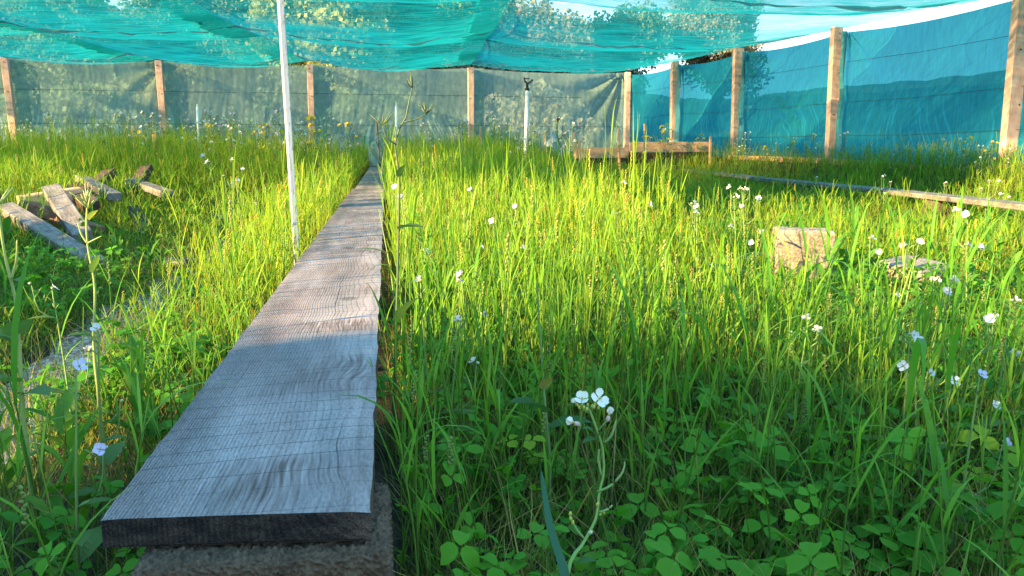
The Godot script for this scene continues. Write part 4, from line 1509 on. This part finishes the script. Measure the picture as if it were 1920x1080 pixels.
func flowers() -> void:
	var white := Color(0.72, 0.72, 0.68)
	var lilac := Color(0.62, 0.58, 0.76)
	var cream := Color(0.82, 0.80, 0.74)
	var yellow := Color(0.75, 0.55, 0.03)
	# plants that stand out: x, height of the flower head, z, petals, number of flowers, branches, radius, label
	var L := [
		[0.085, 0.35, -1.40, white, 1, 1, 0.0095, "white-flowered weed just right of the plank, single big bloom"],
		[0.10, 0.32, -1.26, white, 2, 1, 0.009, "white-flowered weed with two low blooms right of the plank"],
		[0.18, 0.34, -1.58, lilac, 4, 2, 0.008, "pale lilac weed with small blooms in the grass right of the plank"],
		[-0.40, 0.34, -0.96, lilac, 3, 1, 0.009, "lilac-flowered weed in the grass left of the plank's front"],
		[-0.42, 0.35, -1.16, white, 1, 1, 0.008, "weed with one white bloom left of the plank"],
		[-0.96, 0.50, -4.60, white, 3, 2, 0.019, "white blooms left of the white square pole, larger of two"],
		[-1.03, 0.50, -5.30, white, 2, 1, 0.016, "white blooms left of the white square pole, smaller and farther"],
		[-0.62, 0.45, -3.35, white, 2, 2, 0.011, "small white-flowered weed close to the white square pole"],
		[0.72, 0.30, -1.24, white, 2, 1, 0.009, "single white-flowered weed in the open middle of the right grass"],
		[1.13, 0.36, -1.62, white, 3, 2, 0.009, "white-flowered weed in front of the pale slab's left end"],
		[1.18, 0.38, -1.54, white, 5, 2, 0.010, "tall white-flowered weed in front of the pale slab"],
		[1.00, 0.33, -1.30, white, 5, 2, 0.010, "fullest white-flowered weed of the cluster below the pale slab"],
		[0.80, 0.30, -1.08, white, 2, 1, 0.009, "low white-flowered weed, left of a pair in the right foreground"],
		[0.84, 0.30, -1.04, white, 4, 2, 0.0095, "low white-flowered weed, right of a pair in the right foreground"],
		[0.97, 0.32, -1.13, white, 3, 2, 0.009, "white-flowered weed with sideways blooms near the right edge"],
		[0.78, 0.29, -0.90, lilac, 2, 1, 0.008, "nearest lilac-flowered weed at the right edge"],
		[1.05, 0.33, -1.15, lilac, 2, 1, 0.009, "small lilac-flowered weed at the very right edge"],
		[1.83, 0.38, -2.16, white, 5, 3, 0.014, "bushy white-flowered weed below the low bench's near end"],
		[1.33, 0.44, -2.66, white, 5, 4, 0.012, "tall white-flowered weed behind the standing block, left side"],
		[1.20, 0.42, -2.50, white, 4, 3, 0.012, "tall white-flowered weed left of the standing block"],
		[1.02, 0.40, -2.36, cream, 4, 3, 0.011, "cream-flowered weed at the edge of the tall grass near the block"],
		[0.31, 0.43, -2.10, white, 3, 2, 0.010, "small white-flowered weed in the sunlit tall grass, centre"],
		[0.74, 0.48, -2.44, white, 3, 2, 0.011, "white-flowered weed at the top of the sunlit grass, right of centre"],
		[0.21, 0.47, -2.25, lilac, 2, 2, 0.010, "lilac-flowered weed in the tall grass close to the tall dark stalk"],
		[0.02, 0.45, -2.24, cream, 5, 2, 0.010, "cream flower head leaning over the plank's right edge"],
		[-0.62, 0.33, -1.55, white, 2, 2, 0.008, "pale small-flowered weed low between the two left stalks"],
	]
	var i := 0
	for q in L:
		var g := gy(q[0], q[2])
		var t := thing("flowering_weed", q[7], "wildflower", Vector3(q[0], g - 0.005, q[2]), 0.0, "white and lilac flowering weeds in the grass")
		weed(t, q[1] - g, q[5], q[4], q[3], q[6] * (0.72 if q[0] < -0.3 and q[2] > -1.6 else 0.68), 1000 + i, 3)
		i += 1
	# weeds along the fences: a few kinds, copied
	var proto := []
	for k in 6:
		var t := Node3D.new()
		weed(t, 0.55, 4, 5 if k < 4 else 6, [cream, white, cream, lilac, yellow, yellow][k], 0.012 if k < 4 else 0.016, 1100 + k, 4, Color(0.20, 0.27, 0.10), 1.5)
		proto.append(t)
	rng.seed = 3131
	var spots := []
	for k in 62:     # far fence
		spots.append([rr(-6.6, 2.4), rr(-13.9, -9.0), rng.randi() % 4, rr(0.95, 1.5), "far"])
	for k in 12: spots.append([rr(-3.4, -0.9), rr(-12.8, -9.5), rng.randi() % 4, rr(1.1, 1.6), "far"])
	for k in 19:     # right fence
		var z := rr(-11.0, -5.0)
		spots.append([5.72 - 0.13 * (-z - 6.3) - rr(0.12, 0.6), z, rng.randi() % 4, rr(0.5, 0.85), "right"])
	for k in 10:
		var z := rr(-6.5, -4.0)
		spots.append([rr(3.5, 5.2), z, rng.randi() % 4, rr(0.45, 0.7), "bench"])
	for q in [[-0.45, -9.6, 1.3], [-2.2, -10.4, 1.15], [-1.2, -9.2, 1.15], [-0.95, -10.5, 1.45], [-0.85, -10.2, 1.3], [-1.55, -10.8, 1.25], [-1.7, -10.6, 1.2], [-2.9, -10.0, 1.0], [3.65, -10.7, 1.0], [4.05, -11.0, 1.25], [4.2, -11.15, 1.3], [4.55, -11.1, 1.0], [4.75, -9.3, 0.7], [4.9, -9.0, 0.8], [5.2, -6.4, 0.75], [5.3, -6.2, 0.65], [3.3, -10.9, 0.8]]:
		spots.append([q[0], q[1], 4 + rng.randi() % 2, q[2], "yellow"])
	var ord_ := ["first", "second", "third", "fourth", "fifth", "sixth", "seventh", "eighth", "ninth", "tenth", "eleventh", "twelfth", "thirteenth", "fourteenth", "fifteenth", "sixteenth", "seventeenth", "eighteenth", "nineteenth", "twentieth", "twenty-first", "twenty-second", "twenty-third", "twenty-fourth", "twenty-fifth", "twenty-sixth", "twenty-seventh", "twenty-eighth", "twenty-ninth", "thirtieth", "thirty-first", "thirty-second", "thirty-third", "thirty-fourth"]
	var grp := {"far": "pale weeds before the far net", "right": "pale weeds along the right net", "bench": "pale weeds by the low bench", "yellow": "yellow flowering weeds by the nets"}
	# from left to right as one looks along them from the plank's near end
	var ang := func(x: float, z: float) -> float: return x / -z
	spots = spots.filter(func(q): return ang.call(q[0], q[1]) > -0.45 and ang.call(q[0], q[1]) < 0.90)
	spots.sort_custom(func(p, q): return ang.call(p[0], p[1]) < ang.call(q[0], q[1]))
	var tally := {}
	for q in spots:
		var o: Node3D = proto[q[2]].duplicate()
		o.name = numbered("flowering_weed")
		add_child(o)
		o.position = Vector3(q[0], gy(q[0], q[1]) - 0.01, q[1])
		o.rotation.y = rng.randf() * TAU
		o.scale = Vector3.ONE * float(q[3])
		var a: float = ang.call(q[0], q[1])
		var where := "beside the low right bench"
		if q[4] == "far":
			where = "left of the leftmost far post"
			for k in range(1, 6):
				if a > ang.call(far_posts[k].x, far_posts[k].z): where = ["", "between leftmost and second far posts", "between second and third far posts", "between third and centre far posts", "between centre and corner posts", "right of the corner post"][k]
		elif q[4] == "right":
			where = "left of the slim right-fence post"
			for k in range(1, 5):
				if a > ang.call(side_posts[k].x, side_posts[k].z): where = ["", "right of the slim right-fence post", "right of the post ending the planter", "below the widest blue net panel", "right of the rightmost post"][k]
		elif q[4] == "yellow":
			where = "before the fence nets"
		var key: String = q[4] + where
		tally[key] = tally.get(key, -1) + 1
		tag(o, "%s %s weed from the left %s" % [ord_[min(tally[key], 33)], {"far": "pale-flowered", "right": "small pale", "bench": "low pale", "yellow": "yellow-flowered"}[q[4]], where], "wildflower", grp[q[4]])
	for p in proto: p.free()

func stalk_plant(label: String, at: Vector3, pts: Array, r: float, c: Color, branches: Array, leaves: Array, tips: Array) -> void:
	at.y = gy(at.x, at.z) - 0.01
	var t := thing("tall_stalk", label, "plant", at)
	var rel := func(p: Vector3) -> Vector3: return p - at
	var st := begin()
	var pp := [Vector3.ZERO]
	for p in pts: pp.append(rel.call(p))
	var cv := curve(pp, 26)
	var rad := []
	for i in 27: rad.append(lerpf(r, r * 0.35, i / 26.0) * (1.0 + 0.12 * sin(i * 1.9)))
	tube(st, cv, rad, 8, c, c)
	put("stem", done(st), M.stalk, t)
	for b in branches:
		st = begin()
		var q := []
		for p in b: q.append(rel.call(p))
		tube(st, curve(q, 8), [r * 0.5, r * 0.45, r * 0.42, r * 0.4, r * 0.38, r * 0.35, r * 0.3, r * 0.25, r * 0.2], 6, c, c)
		put("branch", done(st), M.stalk, t)
	for l in leaves:
		st = begin()
		broad_leaf(st, rel.call(l[0]), l[1], l[2], l[3], l[4])
		put("leaf", done(st), M.clover, t)
	rng.seed = int(at.x * 1000.0) + 5
	for p in tips:
		st = begin()
		for k in 7:
			var d := Vector3(rr(-0.7, 0.7), rr(0.5, 1.2), rr(-0.7, 0.7)).normalized()
			var q: Vector3 = rel.call(p)
			tube(st, [q, q + d * r * 3.0, q + d * r * rr(6.0, 9.0)], [r * 0.2, r * 0.4, r * 0.12], 5, c, c)
		put("pod_cluster", done(st), M.stalk, t)

func stalks() -> void:
	var dk := Color(0.055, 0.085, 0.04)
	stalk_plant("tall dark bare stalk with pods rising beside the plank, in the centre", Vector3(-0.007, 0, -1.45),
		[Vector3(0.003, 0.15, -1.45), Vector3(0.012, 0.314, -1.45), Vector3(0.022, 0.543, -1.45), Vector3(0.016, 0.607, -1.45), Vector3(0.036, 0.646, -1.45), Vector3(0.044, 0.68, -1.45), Vector3(0.05, 0.703, -1.45)], 0.0034, Color(0.075, 0.11, 0.045),
		[[Vector3(0.018, 0.600, -1.45), Vector3(0.002, 0.612, -1.44), Vector3(-0.006, 0.634, -1.44)], [Vector3(0.034, 0.640, -1.45), Vector3(0.058, 0.646, -1.45), Vector3(0.074, 0.655, -1.45)]],
		[[Vector3(0.022, 0.54, -1.45), Vector3(0.25, 1, 0.3), 0.028, 0.009, Color(0.06, 0.14, 0.04)], [Vector3(0.016, 0.445, -1.45), Vector3(1, 0.4, 0.5), 0.05, 0.016, Color(0.06, 0.14, 0.04)], [Vector3(0.012, 0.265, -1.45), Vector3(0.45, 1, 0.3), 0.075, 0.022, Color(0.08, 0.16, 0.05)], [Vector3(0.036, 0.65, -1.45), Vector3(-0.7, 0.4, 0.1), 0.014, 0.005, Color(0.4, 0.46, 0.46)]],
		[Vector3(-0.006, 0.634, -1.44), Vector3(0.074, 0.655, -1.45), Vector3(0.05, 0.70, -1.45)])
	stalk_plant("thin dark forked stalk before the far net, right of the sprinkler riser", Vector3(1.15, 0, -5.0),
		[Vector3(1.15, 0.35, -5.0), Vector3(1.135, 0.52, -5.0), Vector3(1.103, 0.645, -5.0), Vector3(1.095, 0.73, -5.0), Vector3(1.10, 0.77, -5.0)], 0.005, dk,
		[[Vector3(1.108, 0.63, -5.0), Vector3(1.16, 0.675, -5.0), Vector3(1.22, 0.715, -5.0)]], [[Vector3(1.10, 0.74, -5.0), Vector3(0.4, 1, 0), 0.05, 0.012, dk]], [Vector3(1.10, 0.75, -5.0)])
	var yg := Color(0.30, 0.36, 0.10)
	var lfc := Color(0.13, 0.24, 0.06)
	stalk_plant("thick pale green stalk at the left photo edge with broad leaves", Vector3(-0.57, 0, -1.25),
		[Vector3(-0.568, 0.2, -1.25), Vector3(-0.562, 0.305, -1.25), Vector3(-0.56, 0.371, -1.25), Vector3(-0.567, 0.436, -1.25), Vector3(-0.569, 0.52, -1.25)], 0.0048, yg, [[Vector3(-0.563, 0.40, -1.25), Vector3(-0.552, 0.43, -1.25), Vector3(-0.548, 0.46, -1.25)]],
		[[Vector3(-0.565, 0.31, -1.25), Vector3(0.5, 1, 0.6), 0.055, 0.022, lfc], [Vector3(-0.565, 0.30, -1.25), Vector3(-0.8, 0.7, 0.5), 0.06, 0.024, lfc], [Vector3(-0.567, 0.24, -1.25), Vector3(-0.6, 0.5, 0.8), 0.07, 0.026, lfc], [Vector3(-0.565, 0.22, -1.25), Vector3(0.9, 0.4, 0.6), 0.06, 0.022, lfc], [Vector3(-0.56, 0.40, -1.25), Vector3(0.5, 0.2, 0.6), 0.035, 0.012, lfc]], [Vector3(-0.569, 0.51, -1.25)])
	stalk_plant("pale green stalk with budding head in front of the timber beam", Vector3(-0.53, 0, -1.45),
		[Vector3(-0.53, 0.15, -1.45), Vector3(-0.529, 0.252, -1.45), Vector3(-0.518, 0.35, -1.45), Vector3(-0.523, 0.435, -1.45), Vector3(-0.516, 0.505, -1.45)], 0.004, yg, [[Vector3(-0.522, 0.43, -1.45), Vector3(-0.508, 0.437, -1.45), Vector3(-0.498, 0.442, -1.45)], [Vector3(-0.523, 0.43, -1.45), Vector3(-0.531, 0.445, -1.45), Vector3(-0.535, 0.465, -1.45)]],
		[[Vector3(-0.518, 0.375, -1.45), Vector3(0.25, 1, 0.2), 0.04, 0.009, lfc], [Vector3(-0.52, 0.285, -1.45), Vector3(0.9, 0.6, 0.4), 0.035, 0.011, lfc], [Vector3(-0.528, 0.26, -1.45), Vector3(-0.9, 0.5, 0.4), 0.04, 0.012, lfc], [Vector3(-0.516, 0.47, -1.45), Vector3(0.6, 0.9, 0.4), 0.03, 0.008, yg]], [Vector3(-0.516, 0.50, -1.45), Vector3(-0.516, 0.49, -1.45)])
	stalk_plant("slender stem with narrow leaves crossing the plank's right edge", Vector3(0.012, 0, -2.0),
		[Vector3(0.005, 0.25, -2.0), Vector3(-0.015, 0.38, -2.05), Vector3(-0.025, 0.43, -2.1)], 0.0022, Color(0.2, 0.27, 0.08), [],
		[[Vector3(0.0, 0.32, -2.02), Vector3(-1, 0.5, 0.2), 0.085, 0.007, lfc], [Vector3(0.0, 0.29, -2.02), Vector3(-1, 0.2, 0.2), 0.05, 0.005, lfc], [Vector3(0.008, 0.24, -2.0), Vector3(0.8, 0.7, 0.4), 0.06, 0.016, lfc]], [])
	stalk_plant("green stem with a round yellowish leaf in the shaded grass, right of centre", Vector3(0.235, 0, -1.1),
		[Vector3(0.235, 0.12, -1.1), Vector3(0.226, 0.22, -1.1), Vector3(0.218, 0.33, -1.1), Vector3(0.213, 0.40, -1.1)], 0.003, Color(0.16, 0.25, 0.08), [],
		[[Vector3(0.226, 0.235, -1.1), Vector3(0.1, 1, 0.4), 0.03, 0.012, Color(0.30, 0.27, 0.07)], [Vector3(0.23, 0.2, -1.1), Vector3(-0.8, 0.6, 0.3), 0.07, 0.022, Color(0.06, 0.15, 0.04)], [Vector3(0.23, 0.17, -1.1), Vector3(0.9, 0.5, 0.3), 0.07, 0.022, Color(0.06, 0.15, 0.04)]], [])

func hero() -> void:
	var at := Vector3(0.128, 0, -0.585)
	at.y = gy(at.x, at.z) + 0.0
	var t := thing("flowering_weed", "nearest flowering weed with white blooms, buds and bent stem in front", "wildflower", at)
	var G := Color(0.13, 0.25, 0.05)
	var st := begin()
	var P := func(x: float, y: float, z: float) -> Vector3: return Vector3(x, y, z) - at
	tube(st, curve([Vector3.ZERO, P.call(0.136, 0.14, -0.59), P.call(0.145, 0.234, -0.60), P.call(0.164, 0.250, -0.62), P.call(0.178, 0.268, -0.63), P.call(0.183, 0.286, -0.64), P.call(0.1885, 0.304, -0.645), P.call(0.188, 0.326, -0.65), P.call(0.182, 0.345, -0.65), P.call(0.177, 0.360, -0.655), P.call(0.174, 0.366, -0.655)], 40), [0.0032, 0.0031, 0.003, 0.003, 0.003, 0.003, 0.003, 0.0029, 0.0029, 0.0029, 0.0028, 0.0028, 0.0028, 0.0028, 0.0027, 0.0026, 0.0026, 0.0025, 0.0024, 0.0023, 0.0022, 0.0021, 0.002, 0.0019, 0.0018, 0.0017, 0.0016, 0.0015, 0.0014, 0.0013, 0.0012], 8, G, Color(0.17, 0.30, 0.06))
	put("stem", done(st), M.stalk, t)
	for b in [[P.call(0.1815, 0.288, -0.64), P.call(0.195, 0.294, -0.64), P.call(0.205, 0.306, -0.64), P.call(0.2065, 0.316, -0.64)], [P.call(0.1885, 0.33, -0.65), P.call(0.196, 0.337, -0.65), P.call(0.2005, 0.352, -0.65)], [P.call(0.166, 0.252, -0.622), P.call(0.158, 0.262, -0.622), P.call(0.151, 0.276, -0.62)], [P.call(0.181, 0.272, -0.632), P.call(0.188, 0.275, -0.63), P.call(0.193, 0.279, -0.63)], [P.call(0.185, 0.325, -0.65), P.call(0.184, 0.315, -0.648), P.call(0.187, 0.300, -0.646)]]:
		st = begin()
		tube(st, curve(b, 8), [0.0011, 0.0011, 0.0011, 0.0012, 0.0012, 0.0011, 0.001, 0.0008, 0.0004], 6, G, Color(0.28, 0.36, 0.12))
		put("seed_pod", done(st), M.stalk, t)
	# open blooms
	rng.seed = 606
	var W := Color(0.90, 0.86, 0.72)
	var F := [[P.call(0.1695, 0.372, -0.655), Vector3(-0.2, 0.75, 0.6), 0.0055, 0.7], [P.call(0.1855, 0.3715, -0.655), Vector3(0.35, 0.6, 0.7), 0.0066, 1.0], [P.call(0.163, 0.3695, -0.653), Vector3(-0.7, 0.9, 0.3), 0.0038, 0.25], [P.call(0.161, 0.352, -0.65), Vector3(-0.9, 0.5, 0.3), 0.0060, 0.12], [P.call(0.1935, 0.357, -0.65), Vector3(0.15, 1.0, 0.2), 0.0056, 0.15], [P.call(0.1715, 0.259, -0.622), Vector3(-0.5, 0.3, 0.9), 0.003, 0.2]]
	for q in F:
		st = begin()
		var d: Vector3 = q[1].normalized()
		var near: Vector3 = P.call(0.176, 0.358, -0.655) if q[0].y + at.y > 0.3 else P.call(0.172, 0.256, -0.623)
		if q[0].x + at.x < 0.162 and q[0].y + at.y < 0.36: near = q[0] + Vector3(0.006, -0.004, 0)
		if q[0].x + at.x > 0.19: near = P.call(0.184, 0.343, -0.65)
		tube(st, curve([near, near.lerp(q[0], 0.5) + Vector3(0, -0.001, 0), q[0] - d * q[2] * 0.9], 4), [0.0007], 5, G, G)
		var old: bool = q[3] < 0.2
		bud(st, q[0] - d * q[2] * 1.2, d, q[2] * 0.40, Color(0.42, 0.30, 0.22) if old else Color(0.34, 0.36, 0.06), Color(0.6, 0.45, 0.38) if old else Color(0.45, 0.42, 0.08))
		var pet := [begin(), begin(), begin(), begin()]
		flower_mesh(st, q[0], d, q[2], W, q[3], pet)
		var fl := put("flower", done(st), M.stalk, t)
		for e in pet: put("petal", done(e), M.petal, fl)
	st = begin()
	for k in 9:
		var a := k * 2.4
		var rr0 := 0.0015 + 0.0011 * sqrt(float(k))
		var b: Vector3 = P.call(0.1745, 0.3635, -0.653) + Vector3(cos(a) * rr0 * 2.0, 0.001 * sin(k * 3.0), sin(a) * rr0)
		bud(st, b, Vector3(cos(a) * 0.35, 1, sin(a) * 0.3 + 0.15).normalized(), 0.0015, Color(0.32, 0.38, 0.07), Color(0.46, 0.46, 0.08))
	put("bud_cluster", done(st), M.stalk, t)
	st = begin()
	for q in [[0.151, 0.277, -0.62], [0.1525, 0.272, -0.621], [0.154, 0.268, -0.621], [0.1795, 0.277, -0.634], [0.182, 0.268, -0.633], [0.186, 0.270, -0.632]]:
		bud(st, P.call(q[0], q[1], q[2]), Vector3(rr(-0.3, 0.3), 1, 0.2).normalized(), 0.0015, Color(0.36, 0.40, 0.07), Color(0.5, 0.48, 0.07))
	put("side_buds", done(st), M.stalk, t)
	for l in [[P.call(0.181, 0.342, -0.652), Vector3(-0.8, 0.5, 0.2), 0.014, 0.0045], [P.call(0.183, 0.333, -0.652), Vector3(0.3, 0.9, 0.3), 0.016, 0.0045], [P.call(0.182, 0.335, -0.651), Vector3(-0.9, 0.1, 0.3), 0.015, 0.0045], [P.call(0.152, 0.238, -0.605), Vector3(0.8, 0.7, 0.5), 0.022, 0.006]]:
		st = begin()
		broad_leaf(st, l[0], l[1], l[2], l[3], Color(0.08, 0.18, 0.05))
		put("leaf", done(st), M.clover, t)
	# one bluish blade in front
	st = begin()
	st.set_smooth_group(0)
	var bl := curve([Vector3(0.145, 0.20, -0.585), Vector3(0.142, 0.235, -0.60), Vector3(0.133, 0.27, -0.62), Vector3(0.130, 0.31, -0.645)], 12)
	var rows := []
	for i in 13:
		var w: float = 0.0045 * sqrt(1.0 - i / 12.0) + 0.0003
		rows.append([bl[i] + Vector3(-w, 0, 0), bl[i] + Vector3(w, 0, 0.002)])
	var bc := Color(0.06, 0.17, 0.10)
	for i in 12:
		quad(st, rows[i][0], rows[i][1], rows[i + 1][1], rows[i + 1][0], bc)
	var bo := bl[0] as Vector3
	quad(st, rows[0][0], rows[0][1], Vector3(bo.x + 0.006, 0.0, bo.z), Vector3(bo.x - 0.002, 0.0, bo.z), bc)
	tag(put("grass_blade", done(st), M.clover), "bluish green grass blade left of the nearest flowering weed", "grass blade")

func _ready() -> void:
	# camera
	var cam := Camera3D.new()
	cam.name = "camera"
	cam.fov = 40.85
	cam.near = 0.02
	cam.far = 900.0
	cam.position = Vector3(0, 0.6, 0)
	cam.rotation_degrees = Vector3(-10.51, -9.09, 0)
	add_child(cam)
	cam.current = true
	# sky and exposure
	var env := Environment.new()
	env.background_mode = Environment.BG_SKY
	var sk := ProceduralSkyMaterial.new()
	sk.sky_top_color = Color(0.46, 0.69, 0.88)
	sk.sky_horizon_color = Color(0.90, 0.97, 1.0)
	sk.sky_curve = 0.16
	sk.sky_energy_multiplier = 0.80
	sk.ground_bottom_color = Color(0.25, 0.27, 0.18)
	sk.ground_horizon_color = Color(0.6, 0.65, 0.6)
	sk.sun_angle_max = 4.0
	var sky := Sky.new()
	sky.sky_material = sk
	env.sky = sky
	env.tonemap_mode = Environment.TONE_MAPPER_LINEAR
	env.tonemap_exposure = 5.0
	env.sdfgi_enabled = true
	env.ssao_enabled = true
	env.ssil_enabled = true
	var we := WorldEnvironment.new()
	we.name = "environment"
	we.environment = env
	add_child(we)
	# low evening sun from the left, a little behind the camera
	var sun := DirectionalLight3D.new()
	sun.name = "sun"
	sun.light_energy = 1.6
	sun.light_color = Color(1.0, 0.86, 0.62)
	sun.light_angular_distance = 0.5
	sun.shadow_enabled = true
	var el := deg_to_rad(18.0)
	sun.basis = Basis.looking_at(Vector3(0.92 * cos(el), -sin(el), -0.39 * cos(el)))
	add_child(sun)

	nz.seed = 7
	nz.frequency = 0.02
	materials()
	ground()
	hills()
	trees()
	posts()
	nets()
	roof_net()
	benches()
	timber_pile()
	poles_and_stakes()
	grass()
	flowers()
	stalks()
	hero()
